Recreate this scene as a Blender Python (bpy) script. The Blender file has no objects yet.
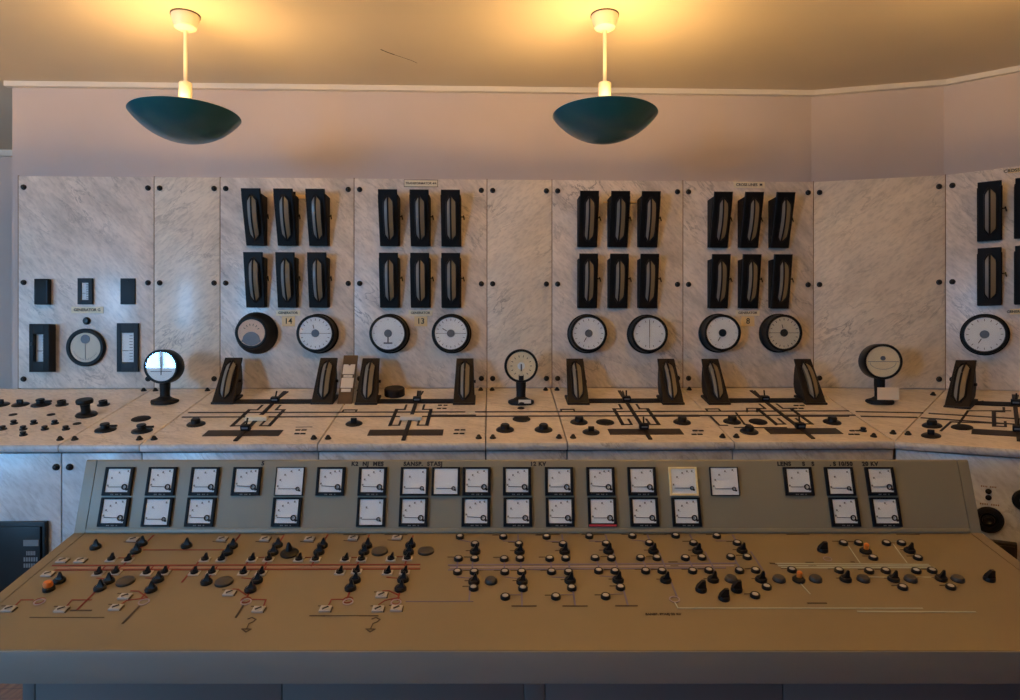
import bpy, bmesh, math, random
from mathutils import Vector, Matrix
random.seed(7)
SC = bpy.context.scene
COL = SC.collection
PI = math.pi

# ------------------------------------------------------------------ camera and measuring rays
F = 690.0
CX, CY = 510.0, 350.0
YAW = math.atan(21.0 / F)
CAM = Vector((0, 0, 1.6))
FWD = Vector((math.sin(YAW), math.cos(YAW), 0))
RGT = Vector((math.cos(YAW), -math.sin(YAW), 0))
UP = Vector((0, 0, 1))

def ray(px, py):
    return FWD + RGT * ((px - CX) / F) + UP * (-(py - CY) / F)

def at_depth(px, py, zc):
    return CAM + ray(px, py) * zc

class Frame:
    """a working plane: x runs to the right, y into / up the surface, z out of it or up"""
    def __init__(s, o, x, y, z, flat):
        s.o, s.x, s.y, s.z, s.flat = Vector(o), Vector(x).normalized(), Vector(y).normalized(), Vector(z).normalized(), flat
        s.m = Matrix(((s.x.x, s.y.x, s.z.x, s.o.x), (s.x.y, s.y.y, s.z.y, s.o.y), (s.x.z, s.y.z, s.z.z, s.o.z), (0, 0, 0, 1)))
        s.inv = s.m.inverted()
    def pt(s, px, py, off=0.0):
        """local coordinates of a photo point on the plane (moved off towards the room)"""
        n = s.z if s.flat else s.y
        o = s.o + n * (off if s.flat else -off)
        d = ray(px, py)
        t = (o - CAM).dot(n) / d.dot(n)
        return s.inv @ (CAM + d * t)

# ------------------------------------------------------------------ materials
def new_mat(name):
    m = bpy.data.materials.new(name)
    m.use_nodes = True
    nt = m.node_tree
    return m, nt, nt.nodes['Principled BSDF']

def mat(name, col, rough=0.5, metal=0.0, spec=0.5, coat=0.0, coat_rough=0.1, vary=0.0, scale=8.0, bump=0.0):
    m, nt, b = new_mat(name)
    b.inputs['Base Color'].default_value = (*col, 1)
    b.inputs['Roughness'].default_value = rough
    b.inputs['Metallic'].default_value = metal
    b.inputs['Specular IOR Level'].default_value = spec
    b.inputs['Coat Weight'].default_value = coat
    b.inputs['Coat Roughness'].default_value = coat_rough
    if vary or bump:
        tc = nt.nodes.new('ShaderNodeTexCoord')
        nz = nt.nodes.new('ShaderNodeTexNoise')
        nz.inputs['Scale'].default_value = scale
        nz.inputs['Detail'].default_value = 6
        nt.links.new(tc.outputs['Object'], nz.inputs['Vector'])
        if vary:
            r = nt.nodes.new('ShaderNodeValToRGB')
            r.color_ramp.elements[0].position = 0.3
            r.color_ramp.elements[1].position = 0.7
            r.color_ramp.elements[0].color = (*[c * (1 - vary) for c in col], 1)
            r.color_ramp.elements[1].color = (*[min(1, c * (1 + vary)) for c in col], 1)
            nt.links.new(nz.outputs['Fac'], r.inputs['Fac'])
            nt.links.new(r.outputs['Color'], b.inputs['Base Color'])
        if bump:
            bp = nt.nodes.new('ShaderNodeBump')
            bp.inputs['Strength'].default_value = bump
            bp.inputs['Distance'].default_value = 0.004
            nt.links.new(nz.outputs['Fac'], bp.inputs['Height'])
            nt.links.new(bp.outputs['Normal'], b.inputs['Normal'])
    return m

def marble(name, base, dark, vein, rough=0.32, coat=0.14, tilt=-0.8, flat=False):
    m, nt, b = new_mat(name)
    N, L = nt.nodes.new, nt.links.new
    tc, oi = N('ShaderNodeTexCoord'), N('ShaderNodeObjectInfo')
    mul = N('ShaderNodeVectorMath'); mul.operation = 'MULTIPLY_ADD'
    cmb = N('ShaderNodeCombineXYZ')
    for k in range(3): L(oi.outputs['Random'], cmb.inputs[k])
    mul.inputs[1].default_value = (37, 19, 53)
    L(cmb.outputs[0], mul.inputs[0]); L(tc.outputs['Object'], mul.inputs[2])
    m0 = N('ShaderNodeMapping'); m0.inputs['Rotation'].default_value = (0.0, tilt, 0.0) if not flat else (0.0, 0.0, tilt)
    mp = N('ShaderNodeMapping'); mp.inputs['Scale'].default_value = (0.8, 1.0, 2.4) if not flat else (0.8, 2.4, 1.0)
    L(mul.outputs[0], m0.inputs['Vector']); L(m0.outputs[0], mp.inputs['Vector'])
    # soft clouds
    n1 = N('ShaderNodeTexNoise'); n1.inputs['Scale'].default_value = 4.2; n1.inputs['Detail'].default_value = 8; n1.inputs['Roughness'].default_value = 0.65
    n1.inputs['Distortion'].default_value = 0.35
    L(mp.outputs[0], n1.inputs['Vector'])
    r1 = N('ShaderNodeValToRGB')
    r1.color_ramp.elements[0].position, r1.color_ramp.elements[0].color = 0.33, (*dark, 1)
    r1.color_ramp.elements[1].position, r1.color_ramp.elements[1].color = 0.6, (*base, 1)
    L(n1.outputs['Fac'], r1.inputs['Fac'])
    # thin veins: where a distorted noise crosses its middle
    n2 = N('ShaderNodeTexNoise'); n2.inputs['Scale'].default_value = 4.6; n2.inputs['Detail'].default_value = 9; n2.inputs['Roughness'].default_value = 0.6
    n2.inputs['Distortion'].default_value = 0.5
    L(mp.outputs[0], n2.inputs['Vector'])
    a1 = N('ShaderNodeMath'); a1.operation = 'SUBTRACT'; a1.inputs[1].default_value = 0.5; L(n2.outputs['Fac'], a1.inputs[0])
    a2 = N('ShaderNodeMath'); a2.operation = 'ABSOLUTE'; L(a1.outputs[0], a2.inputs[0])
    mr = N('ShaderNodeMapRange'); mr.inputs['From Min'].default_value = 0.0; mr.inputs['From Max'].default_value = 0.022
    mr.inputs['To Min'].default_value = 1.0; mr.inputs['To Max'].default_value = 0.0
    L(a2.outputs[0], mr.inputs['Value'])
    n3 = N('ShaderNodeTexNoise'); n3.inputs['Scale'].default_value = 3.0; L(mul.outputs[0], n3.inputs['Vector'])
    mr3 = N('ShaderNodeMapRange'); mr3.inputs['From Min'].default_value = 0.44; mr3.inputs['From Max'].default_value = 0.74
    L(n3.outputs['Fac'], mr3.inputs['Value'])
    pr = N('ShaderNodeMath'); pr.operation = 'MULTIPLY'; L(mr.outputs[0], pr.inputs[0]); L(mr3.outputs[0], pr.inputs[1])
    mx = N('ShaderNodeMix'); mx.data_type = 'RGBA'
    L(pr.outputs[0], mx.inputs['Factor']); L(r1.outputs['Color'], mx.inputs['A']); mx.inputs['B'].default_value = (*vein, 1)
    # fine speckle
    n4 = N('ShaderNodeTexNoise'); n4.inputs['Scale'].default_value = 30; n4.inputs['Detail'].default_value = 4; L(mp.outputs[0], n4.inputs['Vector'])
    mr4 = N('ShaderNodeMapRange'); mr4.inputs['From Min'].default_value = 0.3; mr4.inputs['From Max'].default_value = 0.55
    mr4.inputs['To Min'].default_value = 0.82; mr4.inputs['To Max'].default_value = 1.0
    L(n4.outputs['Fac'], mr4.inputs['Value'])
    mm = N('ShaderNodeMix'); mm.data_type = 'RGBA'; mm.blend_type = 'MULTIPLY'; mm.inputs['Factor'].default_value = 1.0
    L(mx.outputs['Result'], mm.inputs['A']); L(mr4.outputs[0], mm.inputs['B'])
    L(mm.outputs['Result'], b.inputs['Base Color'])
    b.inputs['Roughness'].default_value = rough
    b.inputs['Coat Weight'].default_value = coat
    b.inputs['Coat Roughness'].default_value = 0.16
    return m

def glass_mat():
    m, nt, b = new_mat('clear_cover_glass')
    N, L = nt.nodes.new, nt.links.new
    out = nt.nodes['Material Output']
    nt.nodes.remove(b)
    tr, gl, fr, mx = N('ShaderNodeBsdfTransparent'), N('ShaderNodeBsdfGlossy'), N('ShaderNodeFresnel'), N('ShaderNodeMixShader')
    gl.inputs['Roughness'].default_value = 0.02
    ge, mr = N('ShaderNodeNewGeometry'), N('ShaderNodeMapRange')
    mr.inputs['To Min'].default_value = 1.5; mr.inputs['To Max'].default_value = 0.6667
    L(ge.outputs['Backfacing'], mr.inputs['Value']); L(mr.outputs[0], fr.inputs['IOR'])
    L(fr.outputs[0], mx.inputs[0]); L(tr.outputs[0], mx.inputs[1]); L(gl.outputs[0], mx.inputs[2]); L(mx.outputs[0], out.inputs['Surface'])
    return m

def wood_mat(name, a, b_):
    m, nt, b = new_mat(name)
    N, L = nt.nodes.new, nt.links.new
    tc, mp, nz, r = N('ShaderNodeTexCoord'), N('ShaderNodeMapping'), N('ShaderNodeTexNoise'), N('ShaderNodeValToRGB')
    mp.inputs['Scale'].default_value = (14, 1.2, 14)
    nz.inputs['Scale'].default_value = 3; nz.inputs['Detail'].default_value = 6
    r.color_ramp.elements[0].color = (*a, 1); r.color_ramp.elements[1].color = (*b_, 1)
    r.color_ramp.elements[0].position = 0.35; r.color_ramp.elements[1].position = 0.65
    L(tc.outputs['Object'], mp.inputs['Vector']); L(mp.outputs[0], nz.inputs['Vector']); L(nz.outputs['Fac'], r.inputs['Fac'])
    br = N('ShaderNodeTexBrick'); br.inputs['Scale'].default_value = 1.0
    br.inputs['Brick Width'].default_value = 0.6; br.inputs['Row Height'].default_value = 0.09; br.inputs['Mortar Size'].default_value = 0.002
    br.inputs['Color1'].default_value = (1, 1, 1, 1); br.inputs['Color2'].default_value = (0.8, 0.8, 0.8, 1); br.inputs['Mortar'].default_value = (0.2, 0.2, 0.2, 1)
    L(tc.outputs['Object'], br.inputs['Vector'])
    mm = N('ShaderNodeMix'); mm.data_type = 'RGBA'; mm.blend_type = 'MULTIPLY'; mm.inputs['Factor'].default_value = 1
    L(r.outputs['Color'], mm.inputs['A']); L(br.outputs['Color'], mm.inputs['B']); L(mm.outputs['Result'], b.inputs['Base Color'])
    b.inputs['Roughness'].default_value = 0.35
    return m

M = dict(
    paint=mat('pinkish_wall_paint', (0.57, 0.49, 0.455), 0.7, vary=0.05, scale=1.6),
    ceil=mat('cream_ceiling_paint', (0.62, 0.55, 0.43), 0.75, vary=0.05, scale=1.2),
    trim=mat('white_moulding_paint', (0.72, 0.68, 0.60), 0.5),
    roomwall=mat('plain_room_paint', (0.26, 0.24, 0.22), 0.8, vary=0.05, scale=1.0),
    floor=wood_mat('oak_floor', (0.24, 0.10, 0.03), (0.46, 0.21, 0.065)),
    marble=marble('grey_marble', (0.84, 0.75, 0.67), (0.60, 0.535, 0.48), (0.30, 0.275, 0.255)),
    cream=marble('cream_marble', (0.86, 0.77, 0.65), (0.72, 0.64, 0.54), (0.38, 0.335, 0.285), tilt=0.65),
    top=marble('ledge_marble', (0.92, 0.81, 0.68), (0.78, 0.67, 0.54), (0.52, 0.43, 0.34), rough=0.35, coat=0.15, tilt=0.5, flat=True),
    front=marble('front_marble', (0.66, 0.69, 0.72), (0.50, 0.52, 0.55), (0.26, 0.27, 0.29), rough=0.35, coat=0.2),
    joint=mat('brown_joint_filler', (0.27, 0.16, 0.085), 0.8),
    bolt=mat('blackened_bolt_steel', (0.012, 0.011, 0.011), 0.35, 0.3),
    black=mat('black_lacquer', (0.008, 0.008, 0.0085), 0.45, spec=0.22),
    dull=mat('dull_black_enamel', (0.013, 0.012, 0.012), 0.6, spec=0.25),
    brownblack=mat('brown_black_enamel', (0.018, 0.013, 0.010), 0.5, spec=0.3),
    brass_dark=mat('dark_bronze_strip', (0.045, 0.03, 0.02), 0.5, 0.2),
    navy=mat('navy_black_bezel', (0.006, 0.008, 0.013), 0.5, spec=0.2),
    slate=mat('slate_blue_enamel', (0.018, 0.03, 0.042), 0.5, spec=0.25),
    pale=mat('pale_scale_card', (0.21, 0.21, 0.20), 0.5, coat=0.28, coat_rough=0.12),
    tan=mat('yellowed_scale_card', (0.23, 0.17, 0.095), 0.5, coat=0.28, coat_rough=0.12),
    dialcream=mat('cream_dial_card', (0.72, 0.68, 0.57), 0.55),
    dial=mat('white_dial_card', (0.89, 0.94, 0.98), 0.55, vary=0.04, scale=12),
    dialold=mat('yellowed_dial_card', (0.84, 0.73, 0.50), 0.55, vary=0.06, scale=12),
    dialpink=mat('salmon_dial_card', (0.82, 0.60, 0.45), 0.55),
    hub=mat('grey_hub_metal', (0.16, 0.18, 0.21), 0.5, 0.2),
    ink=mat('black_ink', (0.015, 0.015, 0.016), 0.7),
    greyink=mat('grey_ink', (0.20, 0.21, 0.22), 0.7),
    redink=mat('red_label_ink', (0.45, 0.03, 0.05), 0.6),
    brass=mat('brass_plate', (0.88, 0.68, 0.36), 0.5),
    ivory=mat('ivory_plate', (0.90, 0.80, 0.58), 0.5),
    card=mat('cream_paper_card', (0.78, 0.66, 0.50), 0.8),
    whitecard=mat('white_paper_label', (0.72, 0.66, 0.56), 0.8),
    wood=mat('brown_stained_wood', (0.11, 0.06, 0.025), 0.55, vary=0.2, scale=20),
    paintc=mat('greige_console_paint', (0.27, 0.25, 0.18), 0.42, vary=0.04, scale=3, coat=0.15, coat_rough=0.3),
    tanlino=mat('tan_desk_covering', (0.225, 0.180, 0.105), 0.45, vary=0.05, scale=2.5, coat=0.1, coat_rough=0.3),
    greyedge=mat('grey_steel_edge', (0.21, 0.21, 0.195), 0.4, vary=0.06, scale=2.0),
    base=mat('dark_console_base_paint', (0.15, 0.145, 0.14), 0.45),
    groove=mat('console_seam', (0.03, 0.028, 0.022), 0.8),
    white=mat('white_plastic', (0.43, 0.41, 0.38), 0.45),
    lens=mat('clear_white_lens', (0.48, 0.45, 0.41), 0.2, coat=0.6, coat_rough=0.05),
    bakelite=mat('black_bakelite', (0.008, 0.0075, 0.0075), 0.38, spec=0.3),
    capgrey=mat('dark_grey_cap', (0.05, 0.046, 0.043), 0.45),
    orange=mat('orange_cap', (0.72, 0.19, 0.025), 0.4),
    red=mat('dark_red_inlay', (0.21, 0.016, 0.010), 0.5),
    pink=mat('dusty_pink_inlay', (0.40, 0.23, 0.17), 0.5),
    violet=mat('slate_violet_inlay', (0.15, 0.14, 0.24), 0.5),
    mauve=mat('mauve_inlay', (0.31, 0.26, 0.30), 0.5),
    green=mat('pale_grey_green_inlay', (0.40, 0.44, 0.38), 0.5),
    darkline=mat('dark_brown_inlay', (0.06, 0.04, 0.025), 0.5),
    teal=mat('teal_enamel', (0.005, 0.12, 0.14), 0.32, coat=0.3, coat_rough=0.15),
    bowlin=mat('white_enamel', (0.80, 0.76, 0.66), 0.4),
    porcelain=mat('cream_porcelain', (0.80, 0.74, 0.60), 0.35),
    yellow=mat('yellowed_plastic_bezel', (0.86, 0.72, 0.38), 0.5),
    glass=glass_mat(),
    winframe=mat('white_window_paint', (0.6, 0.6, 0.6), 0.5),
)
def glow(name, col, s):
    m, nt, b = new_mat(name)
    b.inputs['Base Color'].default_value = (*col, 1)
    b.inputs['Emission Color'].default_value = (*col, 1)
    b.inputs['Emission Strength'].default_value = s
    return m
M['bulb'] = glow('lit_bulb_glass', (1.0, 0.72, 0.36), 6.0)

# ------------------------------------------------------------------ mesh building
class MB:
    def __init__(s): s.b = bmesh.new()
    def box(s, x0, x1, y0, y1, z0, z1, bev=0.0, rot=None, piv=(0, 0, 0)):
        g = bmesh.ops.create_cube(s.b, size=1.0)
        vs = g['verts']
        for v in vs:
            v.co = Vector(((x0 + x1) / 2 + v.co.x * (x1 - x0), (y0 + y1) / 2 + v.co.y * (y1 - y0), (z0 + z1) / 2 + v.co.z * (z1 - z0)))
        if bev:
            es = list({e for v in vs for e in v.link_edges})
            r = bmesh.ops.bevel(s.b, geom=es, offset=bev, segments=2, affect='EDGES', profile=0.6)
            vs = list({v for f in r['faces'] for v in f.verts} | {v for v in vs if v.is_valid})
        if rot is not None:
            p = Vector(piv)
            for v in vs: v.co = p + rot @ (v.co - p)
        return s
    def lathe(s, prof, n=28, c=(0, 0, 0), axis='z', squash=None):
        """prof: (radius, height) pairs from bottom to top"""
        rings = []
        c = Vector(c)
        def pos(r, h, a):
            x, y = r * math.cos(a), r * math.sin(a)
            if axis == 'z': return c + Vector((x, y, h))
            return c + Vector((x, -h, y))          # axis '-y': height comes out of a wall
        for r, h in prof:
            if r < 1e-6: rings.append([s.b.verts.new(pos(0, h, 0))])
            else: rings.append([s.b.verts.new(pos(r, h, 2 * PI * k / n)) for k in range(n)])
        for A, B in zip(rings, rings[1:]):
            for k in range(n):
                k2 = (k + 1) % n
                if len(A) == 1 and len(B) == 1: continue
                if len(A) == 1: vs = [A[0], B[k2], B[k]]
                elif len(B) == 1: vs = [A[k], A[k2], B[0]]
                else: vs = [A[k], A[k2], B[k2], B[k]]
                if axis != 'z': vs = vs
                s.b.faces.new(vs)
        for R, flip in ((rings[0], True), (rings[-1], False)):
            if len(R) > 2: s.b.faces.new(list(reversed(R)) if flip else R)
        return s
    def loft(s, loops, closed_ends=True):
        R = [[s.b.verts.new(Vector(p)) for p in lp] for lp in loops]
        n = len(R[0])
        for A, B in zip(R, R[1:]):
            for k in range(n):
                s.b.faces.new([A[k], A[(k + 1) % n], B[(k + 1) % n], B[k]])
        if closed_ends:
            s.b.faces.new(list(reversed(R[0]))); s.b.faces.new(R[-1])
        return s
    def ribbon(s, pts, w, h, z0=0.0):
        """raised strip along pts (2-D, on the x-y plane)"""
        pts = [Vector((p[0], p[1])) for p in pts]
        for a, b in zip(pts, pts[1:]):
            d = b - a
            if d.length < 1e-6: continue
            d.normalize(); nrm = Vector((-d.y, d.x)) * (w / 2)
            a2, b2 = a - d * w * 0.45, b + d * w * 0.45
            q = [a2 - nrm, b2 - nrm, b2 + nrm, a2 + nrm]
            s.loft([[(p.x, p.y, z0) for p in q], [(p.x, p.y, z0 + h) for p in q]])
        return s
    def tube(s, pts, r, n=10):
        pts = [Vector(p) for p in pts]
        loops = []
        for i, p in enumerate(pts):
            d = (pts[min(i + 1, len(pts) - 1)] - pts[max(i - 1, 0)]).normalized()
            a = d.orthogonal().normalized(); b = d.cross(a)
            loops.append([p + (a * math.cos(2 * PI * k / n) + b * math.sin(2 * PI * k / n)) * r for k in range(n)])
        return s.loft(loops)
    def ring(s, c, r0, r1, h, n=28, sy=1.0):
        """flat ring lying on x-y"""
        L = [[], [], [], []]
        for k in range(n):
            a = 2 * PI * k / n
            for q, (r, z) in enumerate(((r0, 0), (r1, 0), (r1, h), (r0, h))):
                L[q].append(s.b.verts.new((c[0] + r * math.cos(a), c[1] + r * math.sin(a) * sy, c[2] + z)))
        for k in range(n):
            k2 = (k + 1) % n
            for q in range(4):
                A, B = L[q], L[(q + 1) % 4]
                s.b.faces.new([A[k], A[k2], B[k2], B[k]])
        return s
    def mesh(s, name, sharp=35):
        bmesh.ops.recalc_face_normals(s.b, faces=s.b.faces)
        me = bpy.data.meshes.new(name)
        s.b.to_mesh(me); s.b.free()
        for p in me.polygons: p.use_smooth = True
        me.set_sharp_from_angle(angle=math.radians(sharp))
        return me

def link(name, data, m, parent=None, mtx=None):
    o = bpy.data.objects.new(name, data)
    COL.objects.link(o)
    if m is not None and data is not None:
        if len(data.materials) == 0: data.materials.append(m)
        if data.materials[0] != m:
            o.material_slots[0].link = 'OBJECT'; o.material_slots[0].material = m
    if parent is not None: o.parent = parent
    if mtx is not None: o.matrix_basis = mtx
    return o

def tag(o, label, cat, group=None):
    o['label'] = label; o['category'] = cat
    if group: o['group'] = group
    return o

def struct(name, me, m, mtx=None, parent=None):
    o = link(name, me, m, parent, mtx); o['kind'] = 'structure'
    return o

def thing(name, label, cat, mtx, group=None):
    o = link(name, None, None, None, mtx)
    return tag(o, label, cat, group)

KITS = {}
def spawn(kit, name, label, cat, mtx, group=None, swap=None, skip=()):
    """a thing built from a kit: (part name, mesh, material, sub-parts); meshes are shared between repeats"""
    root = thing(name, label, cat, mtx, group)
    def put(parts, par):
        for p in parts:
            nm, me, m = p[0], p[1], p[2]
            if nm in skip: continue
            if swap and nm in swap: m = swap[nm]
            o = link(nm, me, m, par)
            if len(p) > 3: put(p[3], o)
    put(kit, root)
    return root

def text(body, size, m, parent, mtx, name='lettering', ext=0.0006, space=1.0, bold=0.0):
    cu = bpy.data.curves.new(name, 'FONT')
    cu.body = body; cu.size = size; cu.align_x = 'CENTER'; cu.align_y = 'CENTER'; cu.extrude = ext; cu.space_character = space
    cu.offset = bold
    cu.materials.append(m)
    o = bpy.data.objects.new(name, cu); COL.objects.link(o)
    o.parent = parent; o.matrix_basis = mtx
    return o
FACE = Matrix.Rotation(PI / 2, 4, 'X')         # text that faces out of a wall (-y)
T = Matrix.Translation
ORD = 'first second third fourth fifth sixth seventh eighth ninth tenth eleventh twelfth thirteenth fourteenth fifteenth sixteenth seventeenth eighteenth nineteenth twentieth'.split()

# ------------------------------------------------------------------ the room's main planes
DW = 4.4
W = Frame((0, DW, 0), (1, 0, 0), (0, 1, 0), (0, 0, 1), False)
ZB = (W.pt(489, 388.2)).z          # foot of the marble wall
ZT = (W.pt(420, 179.0)).z          # its top
ZC = (W.pt(489, 86.5)).z           # ceiling
P0 = W.m @ W.pt(813.5, 388)        # where the wall starts to bend
P0.z = 0
zc0 = (P0 - CAM).dot(FWD)
P1 = at_depth(945.5, 350, zc0 / 1.0413); P1.z = 0
P2 = at_depth(1020, 350, zc0 / 1.0413 / 1.052); P2.z = 0
dirB = (P2 - P1).normalized()
P3 = P1 + dirB * 2.4
def wall_frame(a, b):
    x = (b - a).normalized()
    return Frame(a, x, Vector((-x.y, x.x, 0)), (0, 0, 1), False)
WA, WB = wall_frame(P0, P1), wall_frame(P1, P3)
XL = W.pt(18, 280).x               # left end of the marble
XE = W.pt(9, 280).x                # left end of the wall

# sloping marble ledge
YF = DW / 1.2746
ZF = 1.6 - (443.0 - CY) / F * YF
sl = math.atan2(ZB - ZF, DW - YF)
LG = Frame((0, YF, ZF), (1, 0, 0), (0, math.cos(sl), math.sin(sl)), (0, -math.sin(sl), math.cos(sl)), True)
LDEP = (DW - YF) / math.cos(sl)
V = LG.m @ LG.pt(895.5, 442)       # front corner of the bend
V = Vector((V.x, YF, ZF))
def tilt_frame(a, b, v):
    """plane through the wall-foot line a-b and the front corner v"""
    x = (b - a).normalized()
    n = x.cross((a - v)).normalized()
    if n.z < 0: n.negate()
    y = n.cross(x)
    return Frame(v, x, y, n, True)
A0, A1 = Vector((P0.x, P0.y, ZB)), Vector((P1.x, P1.y, ZB))
B1 = Vector((P3.x, P3.y, ZB))
LA, LB = tilt_frame(A0, A1, V), tilt_frame(A1, B1, V)

# ------------------------------------------------------------------ room shell
FLOORX0, FLOORX1, FLOORY0, FLOORY1 = -7.2, 5.6, -2.8, 6.6
struct('floor', MB().box(FLOORX0, FLOORX1, FLOORY0, FLOORY1, -0.1, 0).mesh('floor'), M['floor'])
ceiling = struct('ceiling', MB().box(FLOORX0, FLOORX1, FLOORY0, FLOORY1, ZC, ZC + 0.1).mesh('ceiling'), M['ceil'])

def poly_wall(pts, z0, z1, thick):
    """upright wall along pts, its face on pts, its body behind"""
    m = MB()
    outs = []
    for i, p in enumerate(pts):
        ds = []
        if i > 0: ds.append((pts[i] - pts[i - 1]).normalized())
        if i < len(pts) - 1: ds.append((pts[i + 1] - pts[i]).normalized())
        d = sum(ds, Vector((0, 0, 0))).normalized()
        outs.append(p + Vector((-d.y, d.x, 0)) * thick)
    for i in range(len(pts) - 1):
        q = [pts[i], pts[i + 1], outs[i + 1], outs[i]]
        m.loft([[(p.x, p.y, z0) for p in q], [(p.x, p.y, z1) for p in q]])
    return m
PT = 0.03      # marble thickness
off = lambda p, d: Vector((p.x, p.y, 0)) + d * PT
wall_pts = [Vector((XE, DW + PT, 0)), P0 + Vector((0, PT, 0)), P1 + WA.y * PT, P3 + WB.y * PT]
struct('wall_back', poly_wall(wall_pts, 0, ZC, 0.22).mesh('wall_back'), M['paint'])
# white moulding under the ceiling
tr_pts = [Vector((XE - 0.03, DW + PT - 0.035, 0)), P0 + Vector((0, PT - 0.035, 0)), P1 + WA.y * (PT - 0.035), P3 + WB.y * (PT - 0.035)]
struct('trim_1', poly_wall(tr_pts, ZC - 0.032, ZC, 0.034).mesh('trim_1'), M['trim'])
# the room beyond the wall's free end
struct('wall_far', MB().box(FLOORX0, XE + 0.6, 5.95, 6.1, 0, ZC).mesh('wall_far'), M['paint'])
struct('trim_2', MB().box(FLOORX0, XE + 0.6, 5.91, 5.95, ZC - 0.05, ZC).mesh('trim_2'), M['trim'])
LY0, LY1, LZ0, LZ1 = -2.3, 1.5, 0.85, 2.75
lw = MB()
lw.box(FLOORX0 - 0.25, FLOORX0, FLOORY0, LY0, 0, ZC); lw.box(FLOORX0 - 0.25, FLOORX0, LY1, FLOORY1, 0, ZC)
lw.box(FLOORX0 - 0.25, FLOORX0, LY0, LY1, 0, LZ0); lw.box(FLOORX0 - 0.25, FLOORX0, LY0, LY1, LZ1, ZC)
struct('wall_left', lw.mesh('wall_left'), M['roomwall'])
m = MB()
for k in range(4):
    y = LY0 + (LY1 - LY0 - 0.06) * k / 3
    m.box(FLOORX0 - 0.16, FLOORX0 - 0.1, y, y + 0.06, LZ0, LZ1)
for z in (LZ0, LZ1 - 0.06, 2.1): m.box(FLOORX0 - 0.16, FLOORX0 - 0.1, LY0, LY1, z, z + 0.06)
wn = struct('window_3', m.mesh('window'), M['winframe'])
struct('pane', MB().box(FLOORX0 - 0.134, FLOORX0 - 0.13, LY0 + 0.05, LY1 - 0.05, LZ0 + 0.05, LZ1 - 0.05).mesh('pane'), M['glass'], parent=wn)
L = bpy.data.lights.new('daylight_window', 'AREA'); L.shape = 'RECTANGLE'; L.size = LZ1 - LZ0; L.size_y = LY1 - LY0
L.color = (0.23, 0.56, 1.0); L.energy = 14 * (LY1 - LY0) * (LZ1 - LZ0)
lo = bpy.data.objects.new('daylight_window', L); COL.objects.link(lo)
lo.location = (FLOORX0 - 0.3, (LY0 + LY1) / 2, (LZ0 + LZ1) / 2); lo.rotation_euler = (0, -PI / 2, 0)
struct('wall_right', MB().box(FLOORX1, FLOORX1 + 0.15, FLOORY0, FLOORY1, 0, ZC).mesh('wall_right'), M['roomwall'])
# wall behind the camera with two tall windows near the left
wins = [(-5.75, -4.6, 1.25, 2.75), (-2.02, -1.55, 1.12, 1.56)]
fw = MB()
xs = [FLOORX0] + [x for w in wins for x in w[:2]] + [FLOORX1]
for i in range(0, len(xs), 2): fw.box(xs[i], xs[i + 1], FLOORY0 - 0.25, FLOORY0, 0, ZC)
for a, b, WZ0, WZ1 in wins:
    fw.box(a, b, FLOORY0 - 0.25, FLOORY0, 0, WZ0); fw.box(a, b, FLOORY0 - 0.25, FLOORY0, WZ1, ZC)
struct('wall_front', fw.mesh('wall_front'), M['roomwall'])
for i, (a, b, WZ0, WZ1) in enumerate(wins):
    m = MB(); y0, y1 = FLOORY0 - 0.16, FLOORY0 - 0.1
    for x0, x1 in ((a, a + 0.06), (b - 0.06, b), ((a + b) / 2 - 0.03, (a + b) / 2 + 0.03)): m.box(x0, x1, y0, y1, WZ0, WZ1)
    for z0, z1 in ((WZ0, WZ0 + 0.06), (WZ1 - 0.06, WZ1), (WZ0 * 0.35 + WZ1 * 0.65, WZ0 * 0.35 + WZ1 * 0.65 + 0.04)): m.box(a, b, y0, y1, z0, z1)
    wn = struct('window_%d' % (i + 1), m.mesh('window'), M['winframe'])
    struct('pane', MB().box(a + 0.05, b - 0.05, FLOORY0 - 0.134, FLOORY0 - 0.13, WZ0 + 0.05, WZ1 - 0.05).mesh('pane'), M['glass'], parent=wn)
    L = bpy.data.lights.new('daylight_window', 'AREA'); L.shape = 'RECTANGLE'; L.size = b - a; L.size_y = WZ1 - WZ0
    L.color = (0.23, 0.56, 1.0); L.energy = 150 * (b - a) * (WZ1 - WZ0)
    lo = bpy.data.objects.new('daylight_window', L); COL.objects.link(lo)
    lo.location = ((a + b) / 2, FLOORY0 - 0.3, (WZ0 + WZ1) / 2); lo.rotation_euler = (PI / 2, 0, 0)
# hairline crack across the ceiling
def ceil_pt(px, py):
    d = ray(px, py); t = (ZC - CAM.z) / d.z
    p = CAM + d * t
    return (p.x, p.y)
cr = MB()
cp = [ceil_pt(*q) for q in ((381, 49.5), (387, 52), (394, 54.5), (403, 57.5), (412, 60.5), (417, 63))]
cr.ribbon(cp[:3], 0.006, 0.001, ZC - 0.0012); cr.ribbon(cp[2:], 0.002, 0.001, ZC - 0.0012)
struct('crack', cr.mesh('crack'), M['groove'], parent=ceiling)

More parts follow.
